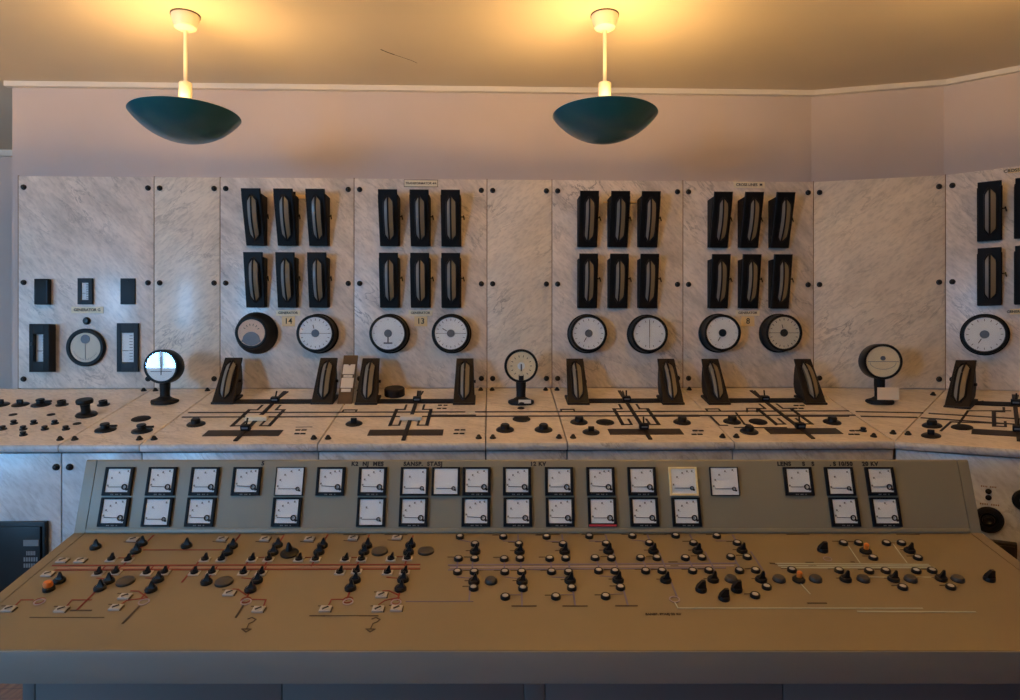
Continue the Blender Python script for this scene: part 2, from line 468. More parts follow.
# ------------------------------------------------------------------ marble wall slabs
bolt_wall = MB().lathe([(0.017, 0), (0.017, 0.004), (0.013, 0.007), (0.013, 0.014), (0.009, 0.017), (0, 0.018)], 14, axis='-y').mesh('bolt')
bolt_top = MB().lathe([(0.017, 0), (0.016, 0.005), (0.012, 0.008), (0.009, 0.016), (0.004, 0.02), (0, 0.0205)], 14).mesh('bolt')
slab_defs = [   # frame, px left, px right, material, label
    (W, 18, 154, 'marble', 'grey marble wall slab at the far end carrying the GENERATOR G meters'),
    (W, 154, 220, 'cream', 'narrow blank cream marble wall slab behind the first pedestal gauge'),
    (W, 220, 354, 'marble', 'grey marble wall slab carrying the GENERATOR 14 plate and six strip meters'),
    (W, 354, 487, 'marble', 'grey marble wall slab carrying the GENERATOR 13 plate and six strip meters'),
    (W, 487, 552, 'cream', 'narrow blank cream marble wall slab behind the middle pedestal gauge'),
    (W, 552, 683, 'marble', 'grey marble wall slab with six strip meters and no plates'),
    (W, 683, 813.5, 'marble', 'grey marble wall slab carrying the GENERATOR 8 plate and six strip meters'),
    (WA, None, None, 'cream', 'wide blank cream marble wall slab where the wall begins to bend'),
    (WB, None, None, 'marble', 'angled grey marble wall slab at the right edge with four strip meters'),
]
GAP = 0.005
for fr, a, b, mk, lb in slab_defs:
    if fr is W: x0, x1 = W.pt(a, 280).x, W.pt(b, 280).x
    elif fr is WA: x0, x1 = 0.0, (P1 - P0).length
    else: x0, x1 = 0.0, 1.1
    me = MB().box(x0 + GAP / 2, x1 - GAP / 2, 0, PT - 0.001, ZB + 0.004, ZT, 0.002).mesh('marble_slab')
    o = tag(link('marble_wall_slab', me, M[mk], None, fr.m), lb, 'marble slab', 'marble slabs of the switchboard wall')
    for bx in (x0 + 0.036, x1 - 0.036):
        for bz in (ZT - 0.07, (ZT + ZB) / 2, ZB + 0.062):
            link('bolt', bolt_wall, M['bolt'], o, T((bx, 0, bz)))
    me = MB().box(x0 - 0.0024, x0 + 0.0024, 0.0012, PT - 0.002, ZB, ZT + 0.004).mesh('joint_filler')
    link('joint_filler', me, M['joint'], o)

# ------------------------------------------------------------------ marble ledge slabs (sloping desk) and the slabs in front of it
LT = 0.03
def slab_poly(fr, poly, mname, name, lb, cat, group, th=LT, nose=True):
    c = Vector((sum(p[0] for p in poly) / len(poly), sum(p[1] for p in poly) / len(poly), 0))
    pl = []
    for p in poly:
        d = (c - Vector((p[0], p[1], 0)))
        pl.append((p[0] + (GAP / 2 if d.x > 0 else -GAP / 2), p[1], 0))
    m = MB().loft([[(p[0], p[1], -th) for p in pl], [(p[0], p[1], -0.004) for p in pl], [(p[0] + (0.003 if p[0] < c.x else -0.003), p[1] + (0.004 if p[1] < c.y else 0), 0) for p in pl]])
    return tag(link(name, m.mesh(name), M[mname], None, fr.m), lb, cat, group)
edges = [(-60, None), (154, 62), (212, 148), (355, 318), (487, 485), (552, 566), (682, 735)]
def lx(px_back, px_front):
    if px_front is None: return LG.pt(-330, 443).x
    return (LG.pt(px_front, 443).x + LG.pt(px_back, 388.2).x) / 2
LX = [lx(*e) for e in edges]
vloc = LG.inv @ V
a0loc = LG.inv @ A0
names = ['marble ledge slab at the far end crowded with small black knobs',
         'narrow marble ledge slab under the first pedestal gauge',
         'marble ledge slab with the cream-slider line diagram below GENERATOR 14',
         'marble ledge slab with the line diagram below GENERATOR 13',
         'narrow marble ledge slab under the middle pedestal gauge',
         'marble ledge slab with the line diagram below the unnamed panel',
         'marble ledge slab with the line diagram below GENERATOR 8']
for i in range(7):
    if i < 6: poly = [(LX[i], 0), (LX[i + 1], 0), (LX[i + 1], LDEP), (LX[i], LDEP)]
    else: poly = [(LX[6], 0), (vloc.x, 0), (a0loc.x, LDEP), (LX[6], LDEP)]
    o = slab_poly(LG, poly, 'top', 'marble_ledge_slab', names[i], 'marble slab', 'marble slabs of the sloping ledge')
    # rounded pale nose along the front
    xa, xb = poly[0][0] + GAP / 2, poly[1][0] - GAP / 2
    lp = []
    for x in (xa, xb):
        lp.append([(x, 0.03, -0.001), (x, 0.004, -0.001), (x, -0.006, -0.004), (x, -0.012, -0.012), (x, -0.013, -0.022), (x, -0.010, -0.034), (x, 0.0, -0.040), (x, 0.03, -0.040)])
    link('rounded_nose', MB().loft(lp).mesh('rounded_nose'), M['front'], o)
    xr = poly[1][0] if i < 6 else vloc.x
    for bx, by in ((poly[0][0] + 0.036, 0.07), (xr - 0.036 if i < 6 else xr - 0.07, 0.07), (poly[3][0] + 0.036, LDEP - 0.045), (poly[2][0] - 0.036, LDEP - 0.045)):
        if i == 0 and bx < LX[0] + 0.5: continue
        link('bolt', bolt_top, M['bolt'], o, T((bx, by, 0)))
# bend: a three-cornered slab, then the wing
tri = [LA.inv @ V, LA.inv @ A1, LA.inv @ A0]
cen = (tri[0] + tri[1] + tri[2]) / 3
tri = [p + (cen - p).normalized() * 0.006 for p in tri]
o = tag(link('marble_ledge_slab', MB().loft([[(p.x, p.y, -LT) for p in tri], [(p.x, p.y, 0) for p in tri]]).mesh('slab'), M['top'], None, LA.m),
        'three-cornered marble ledge slab under the third pedestal gauge', 'marble slab', 'marble slabs of the sloping ledge')
for q in ((893, 433.5), ):
    p = LA.pt(*q); link('bolt', bolt_top, M['bolt'], o, T((p.x, p.y, 0)))
p = LA.pt(933, 395); link('bolt', bolt_top, M['bolt'], o, T((p.x, p.y, 0)))
v_, a_, b_ = LB.inv @ V, LB.inv @ A1, LB.inv @ B1
poly = [(v_.x, v_.y), (b_.x, v_.y), (b_.x, b_.y), (a_.x, a_.y)]
o = slab_poly(LB, poly, 'top', 'marble_ledge_slab', 'marble ledge slab of the angled wing at the right edge', 'marble slab', 'marble slabs of the sloping ledge')
lp = []
for x in (v_.x + GAP / 2, b_.x):
    lp.append([(x, 0.03, -0.001), (x, 0.004, -0.001), (x, -0.006, -0.004), (x, -0.012, -0.012), (x, -0.013, -0.022), (x, -0.010, -0.034), (x, 0.0, -0.040), (x, 0.03, -0.040)])
link('rounded_nose', MB().loft(lp).mesh('rounded_nose'), M['front'], o)
p = LB.pt(908, 434.5); link('bolt', bolt_top, M['bolt'], o, T((p.x, p.y, 0)))
p = LB.pt(946.5, 396); link('bolt', bolt_top, M['bolt'], o, T((p.x + 0.03, p.y, 0)))
# upright slabs below the ledge
FY = YF + 0.02
FM = Frame((0, FY, 0), (1, 0, 0), (0, 1, 0), (0, 0, 1), False)
fz1 = ZF - 0.045
fnames = ['front marble slab below the ledge behind the black switch box', 'narrow front marble slab below the ledge next to the switch box slab',
          'front marble slab below the ledge under GENERATOR 14', 'front marble slab below the ledge under GENERATOR 13', 'narrow front marble slab below the ledge at the middle pedestal gauge',
          'front marble slab below the ledge under the unnamed panel', 'front marble slab below the ledge under GENERATOR 8']
for i in range(7):
    xb = LX[i + 1] if i < 6 else vloc.x + 0.007
    o = tag(link('marble_front_slab', MB().box(LX[i] + 0.003, xb - 0.003, 0, 0.03, 0.02, fz1, 0.002).mesh('slab'), M['front'], None, FM.m), fnames[i], 'marble slab', 'marble slabs below the ledge')
    if i in (0, 1):
        p = FM.pt(56.5 if i == 0 else 70, 467)
        link('bolt', bolt_wall, M['bolt'], o, T((p.x, 0, p.z)))
FB = Frame(Vector((V.x, V.y, 0)) + LB.x * 0.0 + WB.y * 0.02, LB.x, WB.y, (0, 0, 1), False)
wing_front = tag(link('marble_front_slab', MB().box(0.004, 2.0, 0, 0.03, 0.02, fz1, 0.002).mesh('slab'), M['front'], None, FB.m),
    'front marble slab of the angled wing with the round socket', 'marble slab', 'marble slabs below the ledge')
# dark carcass behind the slabs
LG_back = MB()
cz = 0.6
tag(link('switchboard_carcass', MB().box(LX[0], vloc.x - 0.05, FY + 0.06, DW, 0.0, 1.05).mesh('carcass'), M['dull'], None), 'dark carcass of the switchboard showing in the seams under the marble ledge', 'cabinet')

# ------------------------------------------------------------------ strip meters on the wall
def strip_meter_kit(p_top, p_bot, h, w):
    """front plate leans out at the top; local origin is the middle of its foot on the wall"""
    body = MB().loft([[(-w / 2, 0, 0.004), (w / 2, 0, 0.004), (w / 2, 0, h - 0.03), (-w / 2, 0, h - 0.03)],
                      [(-w / 2 , -p_bot + 0.004, 0.004), (w / 2, -p_bot + 0.004, 0.004), (w / 2, -p_top + 0.012, h - 0.03), (-w / 2, -p_top + 0.012, h - 0.03)]]).mesh('housing')
    sl_ = math.atan2(p_top - p_bot, h); hh = math.hypot(p_top - p_bot, h)
    def face(x, t, d):         # t along the plate 0..1, d out of it
        return (x, -p_bot - (p_top - p_bot) * t - d * math.cos(sl_), h * t - d * math.sin(sl_))
    ww = w * 0.94
    pl = [(-ww / 2, 0), (ww / 2, 0), (ww / 2, 1), (-ww / 2, 1)]
    bz = MB().loft([[face(x, t, -0.006) for x, t in pl], [face(x, t, 0.004) for x, t in pl], [face(x * 0.93, 0.5 + (t - 0.5) * 0.98, 0.008) for x, t in pl]]).mesh('front_plate')
    # bulging window: pointed ends, curved scale either side of a slit
    n = 16
    def half(sign, inner, outer, lift, name):
        lo, li = [], []
        for k in range(n + 1):
            q = k / n; t = 0.115 + 0.77 * q
            e = min(1.0, min(q, 1 - q) / 0.13)
            wd = (outer - inner) * e
            d = 0.008 + lift * (1 - (2 * q - 1) ** 2)
            li.append(face(sign * inner, t, d + 0.003)); lo.append(face(sign * (inner + wd), t, d))
        m = MB()
        vi = [m.b.verts.new(p) for p in li]; vo = [m.b.verts.new(p) for p in lo]
        vi2 = [m.b.verts.new((p[0], p[1] + 0.02, p[2])) for p in li]; vo2 = [m.b.verts.new((p[0], p[1] + 0.02, p[2])) for p in lo]
        for k in range(n):
            m.b.faces.new([vi[k], vo[k], vo[k + 1], vi[k + 1]]); m.b.faces.new([vo[k], vo2[k], vo2[k + 1], vo[k + 1]]); m.b.faces.new([vi2[k], vi[k], vi[k + 1], vi2[k + 1]])
        return m.mesh(name, 50)
    a = half(-1, 0.004, 0.022, 0.026, 'pale_scale'); b = half(1, 0.004, 0.030, 0.026, 'tan_scale')
    sp = MB()
    pts = [face(0, 0.10 + 0.80 * k / n, 0.005 + 0.028 * (1 - (2 * k / n - 1) ** 2)) for k in range(n + 1)]
    sp.tube(pts, 0.0068, 8)
    rim = []
    for k in range(n + 1):
        q = k / n; e = min(1, min(q, 1 - q) / 0.13); rim.append((e, q))
    rm = MB()
    L_ = [face(-0.004 - 0.022 * e, 0.10 + 0.80 * q, 0.008 + 0.019 * (1 - (2 * q - 1) ** 2)) for e, q in rim]
    R_ = [face(0.004 + 0.029 * e, 0.10 + 0.80 * q, 0.008 + 0.019 * (1 - (2 * q - 1) ** 2)) for e, q in rim]
    rm.tube(L_ , 0.0052, 6); rm.tube(R_, 0.0052, 6)
    lev = MB().tube([(w / 2 - 0.004, -p_bot - 0.012, h * 0.55), (w / 2 + 0.018, -p_bot - 0.012, h * 0.55)], 0.004, 8)
    lev.tube([(w / 2 + 0.014, -p_bot - 0.012, h * 0.575), (w / 2 + 0.02, -p_bot - 0.02, h * 0.49)], 0.004, 8)
    return [('housing', body, M['dull']), ('front_plate', bz, M['black']), ('pale_scale', a, M['pale']), ('tan_scale', b, M['tan']),
            ('slit_bar', sp.mesh('slit_bar'), M['black']), ('window_rim', rm.mesh('window_rim'), M['black']), ('thumb_lever', lev.mesh('thumb_lever'), M['bolt'])]
zr1, zr1t = W.pt(389.7, 246.8).z, W.pt(389.7, 193.8).z
zr2, zr2t = W.pt(389.7, 308.0).z, W.pt(389.7, 254.5).z
KU = strip_meter_kit(0.125, 0.025, zr1t - zr1, 0.125)
KL = strip_meter_kit(0.085, 0.025, zr2t - zr2, 0.125)
cols = [(W, (257.4, 288.8, 320.0), 'on the GENERATOR 14 slab'), (W, (390.4, 421.0, 451.5), 'on the GENERATOR 13 slab'),
        (W, (586.8, 617, 646.8), 'on the slab without plates'), (W, (717, 747.2, 777.8), 'on the GENERATOR 8 slab'), (WB, (989.5, 1027.0), 'on the angled wing slab')]
for fr, pxs, where in cols:
    for k, px in enumerate(pxs):
        pos = ('left', 'middle', 'right')[k] if len(pxs) == 3 else ('first', 'second')[k]
        for row, kit, z, py in (('upper', KU, zr1, 246), ('lower', KL, zr2, 307)):
            x = fr.pt(px, py).x
            spawn(kit, 'strip_meter', f'{row} {pos} black strip meter with pointed curved scale {where}', 'meter', fr.m @ T((x, 0, z)), 'black strip meters on the marble wall')

# ------------------------------------------------------------------ round dial gauges
def dial_marks(r, n, m=None, a0=0, a1=2 * PI, size=0.006, numerals=False):
    m = m or MB()
    for k in range(n):
        a = a0 + (a1 - a0) * k / n
        c = Vector((r * math.cos(a), 0, r * math.sin(a)))
        R = Matrix.Rotation(-a, 3, 'Y')
        m.box(c.x - size, c.x + size, -0.0012, 0, c.z - size * 0.3, c.z + size * 0.3, rot=R, piv=c)
    return m
GD = 0.1
def shift(m, y):
    for v in m.b.verts: v.co.y += y
    return m
def drum(rb, rf, d):
    return MB().lathe([(rb + 0.008, 0), (rb + 0.008, 0.012), (rb, 0.016), (rb - 0.002, d * 0.6), (rf, d - 0.004), (rf - 0.004, d), (rf - 0.012, d + 0.001), (rf - 0.016, d - 0.01), (0, d - 0.0105)], 48, axis='-y').mesh('housing')
g_house = drum(0.118, 0.116, GD)
g_dial = MB().lathe([(0.100, GD - 0.0095), (0.100, GD - 0.0085), (0, GD - 0.0085)], 48, axis='-y').mesh('dial')
g_glass = MB().lathe([(0.101, GD - 0.003), (0.101, GD - 0.0015), (0, GD - 0.0012)], 48, axis='-y').mesh('cover_glass')
g_hub = MB().lathe([(0.024, GD - 0.0085), (0.024, GD - 0.005), (0, GD - 0.0045)], 28, axis='-y').mesh('hub')
def needle_mesh(ang, r0, r1, w=0.004, y=-(GD - 0.006)):
    m = MB(); R = Matrix.Rotation(-ang, 3, 'Y')
    m.box(r0, r1, y - 0.0015, y, -w / 2, w / 2, rot=R); return m.mesh('needle')
yd = -(GD - 0.0083)
mk_ring = shift(dial_marks(0.085, 16), yd).mesh('scale_marks')
mk_line = shift(dial_marks(0.085, 20, MB().box(-0.095, 0.095, -0.001, 0, -0.0012, 0.0012)), yd).mesh('scale_marks')
mk_faint = shift(dial_marks(0.086, 12, size=0.004), yd).mesh('scale_marks')
mk_vert = shift(dial_marks(0.08, 10, MB().box(-0.0015, 0.0015, -0.001, 0, -0.09, 0.085)), yd).mesh('scale_marks')
sym = MB().box(-0.004, 0.004, -0.003, 0, -0.06, -0.02); sym.box(-0.027, 0.027, -0.003, 0, -0.066, -0.056)
sym = shift(sym, yd).mesh('pointer')
ptr_a = needle_mesh(math.radians(105), 0.03, 0.055); ptr_b = needle_mesh(math.radians(240), 0.03, 0.06); ptr_c = needle_mesh(math.radians(150), 0.03, 0.06)
ptr_d = needle_mesh(math.radians(90), -0.02, 0.09, 0.003)
def gauge_kit(marks, pointer, hub=True, hubmat='hub', dialmat='dial', markmat='greyink', pmat='ink'):
    parts = [('scale_marks', marks, M[markmat])]
    k = [('housing', g_house, M['black']), ('dial', g_dial, M[dialmat], parts), ('cover_glass', g_glass, M['glass'])]
    if hub: k.append(('hub', g_hub, M[hubmat]))
    if pointer: k.append(('pointer', pointer, M[pmat]))
    return k
gauges = [(W, 317, 333.5, gauge_kit(mk_line, ptr_a), 'round gauge with pale dial and level line beside the GENERATOR 14 plate'),
          (W, 389.0, 333.5, gauge_kit(mk_faint, sym, pmat='hub'), 'round gauge with anchor shaped pointer beside the GENERATOR 13 plate'),
          (W, 451.2, 333.5, gauge_kit(mk_line, ptr_c), 'round gauge with level line right of the GENERATOR 13 plate'),
          (W, 587.8, 333.5, gauge_kit(mk_ring, ptr_b), 'round gauge with grey hub on the slab without plates'),
          (W, 648, 334, gauge_kit(mk_vert, ptr_d, hub=False), 'round hubless gauge with upright line on the slab without plates'),
          (W, 720.3, 333, gauge_kit(mk_faint, ptr_b, hubmat='slate'), 'round gauge with plain dial and dark hub beside GENERATOR 8 plate'),
          (W, 781.2, 333, gauge_kit(mk_line, ptr_a, hubmat='ink', dialmat='dialcream', markmat='ink'), 'round gauge with black hub and bold ticks right of GENERATOR 8 plate'),
          (WB, 984.5, 334.5, gauge_kit(mk_ring, ptr_b), 'round gauge with grey hub on the angled wing slab')]
for fr, px, py, kit, lb in gauges:
    p = fr.pt(px, py, 0.05)
    spawn(kit, 'round_gauge', lb, 'gauge', fr.m @ T((p.x, 0, p.z)), 'black round gauges on the marble wall')
# the deep stepped gauge beside plate 14
h2 = MB().lathe([(0.132, 0), (0.132, 0.012), (0.126, 0.018), (0.122, 0.04), (0.108, 0.055), (0.099, 0.11), (0.094, 0.115), (0.086, 0.115), (0.082, 0.105), (0, 0.1045)], 48, axis='-y').mesh('housing')
d2 = MB().lathe([(0.082, 0.1055), (0.082, 0.1065), (0, 0.1065)], 48, axis='-y').mesh('dial')
cv = MB()
arc = [(0.078 * math.cos(a), 0.078 * math.sin(a)) for a in [PI + PI * k / 20 for k in range(21)]]
arc = [(x, z) for x, z in arc if z < -0.005]
arc = [(0.052 * math.cos(PI * k / 14), -0.04 + 0.045 * math.sin(PI * k / 14)) for k in range(15)] + [(-0.06, -0.052), (-0.03, -0.073), (0.0, -0.079), (0.03, -0.073), (0.06, -0.052)]
cv.loft([[(x, -0.107, z) for x, z in arc], [(x, -0.109, z) for x, z in arc]])
p = W.pt(255.5, 333, 0.03)
mk2 = shift(dial_marks(0.05, 6, a0=math.radians(30), a1=math.radians(170)), -0.1065).mesh('scale_marks')
gl2 = MB().lathe([(0.084, 0.111), (0.084, 0.112), (0, 0.1125)], 48, axis='-y').mesh('cover_glass')
spawn([('housing', h2, M['black']), ('dial', d2, M['dialpink'], [('scale_marks', mk2, M['ink'])]), ('mechanism_shield', cv.mesh('mechanism_shield'), M['hub']), ('cover_glass', gl2, M['glass'])],
      'round_gauge', 'deep stepped round gauge with salmon dial and grey lower half left of the 14 plate', 'gauge', W.m @ T((p.x, 0, p.z)), 'black round gauges on the marble wall')

# ------------------------------------------------------------------ meters on the far-end slab
def px_rect(fr, cx, cy, w, h):
    a, b = fr.pt(cx - w / 2, cy + h / 2), fr.pt(cx + w / 2, cy - h / 2)
    return (a.x + b.x) / 2, (a.z + b.z) / 2, b.x - a.x, b.z - a.z
def window_plate(w, h, ww, wh, d, m, wx=0.0, dialm='dial'):
    fr = MB()
    fr.box(-w / 2, wx - ww / 2, -d, 0, -h / 2, h / 2, 0.002); fr.box(wx + ww / 2, w / 2, -d, 0, -h / 2, h / 2, 0.002)
    fr.box(wx - ww / 2 - 0.001, wx + ww / 2 + 0.001, -d, 0, wh / 2, h / 2, 0.002); fr.box(wx - ww / 2 - 0.001, wx + ww / 2 + 0.001, -d, 0, -h / 2, -wh / 2, 0.002)
    sc = MB().box(wx - ww / 2, wx + ww / 2, -d * 0.55, -0.001, -wh / 2, wh / 2).mesh('scale_card')
    mk = MB()
    for k in range(9):
        z = -wh * 0.4 + wh * 0.8 * k / 8
        mk.box(wx + ww * 0.12, wx + ww * 0.38, -d * 0.55 - 0.001, -d * 0.55, z - 0.0015, z + 0.0015)
    mk.box(wx - ww * 0.42, wx + ww * 0.05, -d * 0.55 - 0.002, -d * 0.55, -wh * 0.12, -wh * 0.1)
    gl = MB().box(wx - ww / 2, wx + ww / 2, -d * 0.8, -d * 0.78, -wh / 2, wh / 2).mesh('cover_glass')
    return [('frame', fr.mesh('frame'), m), ('scale_card', sc, M[dialm], [('scale_marks', mk.mesh('scale_marks'), M['ink'])]), ('cover_glass', gl, M['glass'])]
g_ = 'meters on the GENERATOR G slab'
x, z, w, h = px_rect(W, 44.6, 292, 14, 25.5)
spawn([('cover', MB().box(-w / 2, w / 2, -0.035, 0, -h / 2, h / 2, 0.004).mesh('cover'), M['black']), ('edge_strip', MB().box(w / 2 - 0.012, w / 2 - 0.004, -0.0365, -0.03, -h / 2 + 0.01, h / 2 - 0.01).mesh('edge_strip'), M['slate'])],
      'blank_meter_cover', 'small glossy black blank cover left of the small windowed meter', 'cover', W.m @ T((x, 0, z)))
x, z, w, h = px_rect(W, 86.5, 291.5, 14.5, 26)
spawn(window_plate(w, h, w * 0.5, h * 0.66, 0.02, M['slate']), 'window_meter', 'small dark windowed meter just above the GENERATOR G plate', 'meter', W.m @ T((x, 0, z)), g_)
x, z, w, h = px_rect(W, 128.5, 291.5, 14.5, 26)
spawn([('plate', MB().box(-w / 2, w / 2, -0.012, 0, -h / 2, h / 2, 0.003).mesh('plate'), M['slate']), ('screw', MB().lathe([(0.006, 0.012), (0.005, 0.015), (0, 0.0155)], 12, (0, 0, h / 2 - 0.014), '-y').mesh('screw'), M['bolt'])],
      'blank_meter_plate', 'small slate blue blank plate right of the small windowed meter', 'cover', W.m @ T((x, 0, z)))
x, z, w, h = px_rect(W, 46.2, 348, 19.5, 47.5)
kit = window_plate(w, h, w * 0.5, h * 0.57, 0.07, M['black'], wx=-0.005)
kit.append(('side_knob', MB().lathe([(0.008, 0.07), (0.008, 0.08), (0, 0.081)], 12, (-w * 0.38, 0, h * 0.08), '-y').mesh('side_knob'), M['bolt']))
spawn(kit, 'window_meter', 'tall deep black windowed meter left of the round G gauge', 'meter', W.m @ T((x, 0, z)), g_)
x, z, w, h = px_rect(W, 129, 347.5, 21, 48.5)
kit = window_plate(w, h, w * 0.6, h * 0.6, 0.022, M['slate'])
spawn(kit, 'window_meter', 'tall flat slate blue windowed meter right of the round G gauge', 'meter', W.m @ T((x, 0, z)), g_)
p = W.pt(87, 347.5)
rr = 0.118
spawn([('housing', MB().lathe([(rr, 0), (rr, 0.02), (rr - 0.006, 0.026), (rr - 0.02, 0.026), (rr - 0.026, 0.016), (0, 0.0155)], 48, axis='-y').mesh('housing'), M['black']),
       ('dial', MB().lathe([(rr - 0.026, 0.0165), (rr - 0.026, 0.0172), (0, 0.0172)], 48, axis='-y').mesh('dial'), M['dialcream'], [('scale_marks', shift(dial_marks(0.075, 18, a0=math.radians(200), a1=math.radians(340), size=0.004), -0.0172).mesh('scale_marks'), M['greyink'])]),
       ('hub', MB().lathe([(0.028, 0.0172), (0.028, 0.02), (0, 0.0205)], 28, (0, 0, 0.052), '-y').mesh('hub'), M['hub']),
       ('needle', MB().box(-0.0015, 0.0015, -0.02, -0.018, -0.07, 0.03).mesh('needle'), M['greyink']),
       ('cover_glass', MB().lathe([(rr - 0.022, 0.023), (rr - 0.022, 0.0238), (0, 0.024)], 48, axis='-y').mesh('cover_glass'), M['glass'])],
      'round_gauge', 'flat round gauge with grey disc near its top under the GENERATOR G plate', 'gauge', W.m @ T((p.x, 0, p.z)))
p = W.pt(87, 321)
tag(link('black_push_button', MB().lathe([(0.024, 0), (0.024, 0.006), (0.018, 0.012), (0.016, 0.02), (0, 0.022)], 20, axis='-y').mesh('button'), M['bolt'], None, W.m @ T((p.x, 0, p.z))), 'black round button between GENERATOR G plate and its round gauge', 'button')

# ------------------------------------------------------------------ name plates
def name_plate(fr, cx, cy, w, h, body, size, m, lb, bold=0.0, border=False):
    x, z, w, h = px_rect(fr, cx, cy, w, h)
    mtx = fr.m @ T((x, 0, z))
    root = thing('name_plate', lb, 'sign', mtx, 'name plates on the marble wall')
    link('plate', MB().box(-w / 2, w / 2, -0.004, 0, -h / 2, h / 2, 0.0012).mesh('plate'), M[m], root)
    if border:
        q = MB()
        for a, b, c, d in ((-w / 2, w / 2, h / 2 - 0.003, h / 2), (-w / 2, w / 2, -h / 2, -h / 2 + 0.003), (-w / 2, -w / 2 + 0.003, -h / 2, h / 2), (w / 2 - 0.003, w / 2, -h / 2, h / 2)): q.box(a, b, -0.005, -0.004, c, d)
        link('border', q.mesh('border'), M['darkline'], root)
    t = text(body, size, M['ink'], root, T((0, -0.0045, 0)) @ FACE, bold=bold)
    return root
name_plate(W, 87.5, 310, 32, 6.5, 'GENERATOR G', 0.024, 'ivory', 'cream GENERATOR G name plate', 0.0006)
for px, num in ((288.2, '14'), (420.5, '13'), (747.5, '8')):
    name_plate(W, px, 313, 24, 5.5, 'GENERATOR', 0.021, 'ivory', f'small GENERATOR name plate directly above number {("fourteen","thirteen","eight")[("14","13","8").index(num)]}', 0.0004)
    name_plate(W, px + 0.3, 321.3, 13, 10, num, 0.05, 'brass', f'square brass number plate reading {("fourteen","thirteen","eight")[("14","13","8").index(num)]}', 0.0005)
name_plate(W, 421, 183.5, 34, 7, 'TRANSFORMATOR 4/4', 0.0195, 'ivory', 'cream TRANSFORMATOR name plate above the GENERATOR 13 strip meters', 0.0004, True)
name_plate(W, 749, 185, 31, 6, 'CROSS LINES  M', 0.024, 'ivory', 'cream CROSS LINES name plate above the GENERATOR 8 strip meters', 0.0004)
name_plate(WB, 1019, 170, 22, 7, 'CROSS LINES', 0.025, 'brass', 'brass name plate at the top of the angled wing slab', 0.0004)
name_plate(WB, 1019, 311.5, 18, 6, 'GENERATOR', 0.02, 'brass', 'brass name plate under the strip meters of the angled wing slab', 0.0004)
# small conduit link between two upper strip meters of panel 14
p = W.pt(299.5, 197)
spawn([('strip', MB().box(-0.05, 0.04, -0.012, 0, -0.012, 0.012, 0.002).mesh('strip'), M['brass']), ('clip', MB().box(-0.05, -0.02, -0.02, -0.012, 0.004, 0.03, 0.002).mesh('clip'), M['black'])],
      'brass_strip', 'short brass strip between the upper middle and right GENERATOR 14 meters', 'plate', W.m @ T((p.x, 0, p.z)))
for a, b in ((603, 607.5), (630, 636.5)):
    p, q = W.pt(a, 202.5), W.pt(b, 202.5)
    tag(link('brass_link', MB().box(p.x, q.x, -0.012, 0, p.z - 0.004, p.z + 0.004, 0.001).mesh('link'), M['brass'], None, W.m), f'thin brass link {"left" if a < 610 else "right"} of the upper middle meter on the slab without plates', 'plate')

# ------------------------------------------------------------------ things on the marble ledge
def on_ledge(fr, px, py):
    p = fr.pt(px, py)
    return p.x, p.y
def upright(fr, px, py, rz=None):
    """matrix for a thing that stands plumb on the ledge"""
    p = fr.m @ fr.pt(px, py)
    a = math.atan2(fr.x.y, fr.x.x) if rz is None else rz
    return T(p) @ Matrix.Rotation(a, 4, 'Z')
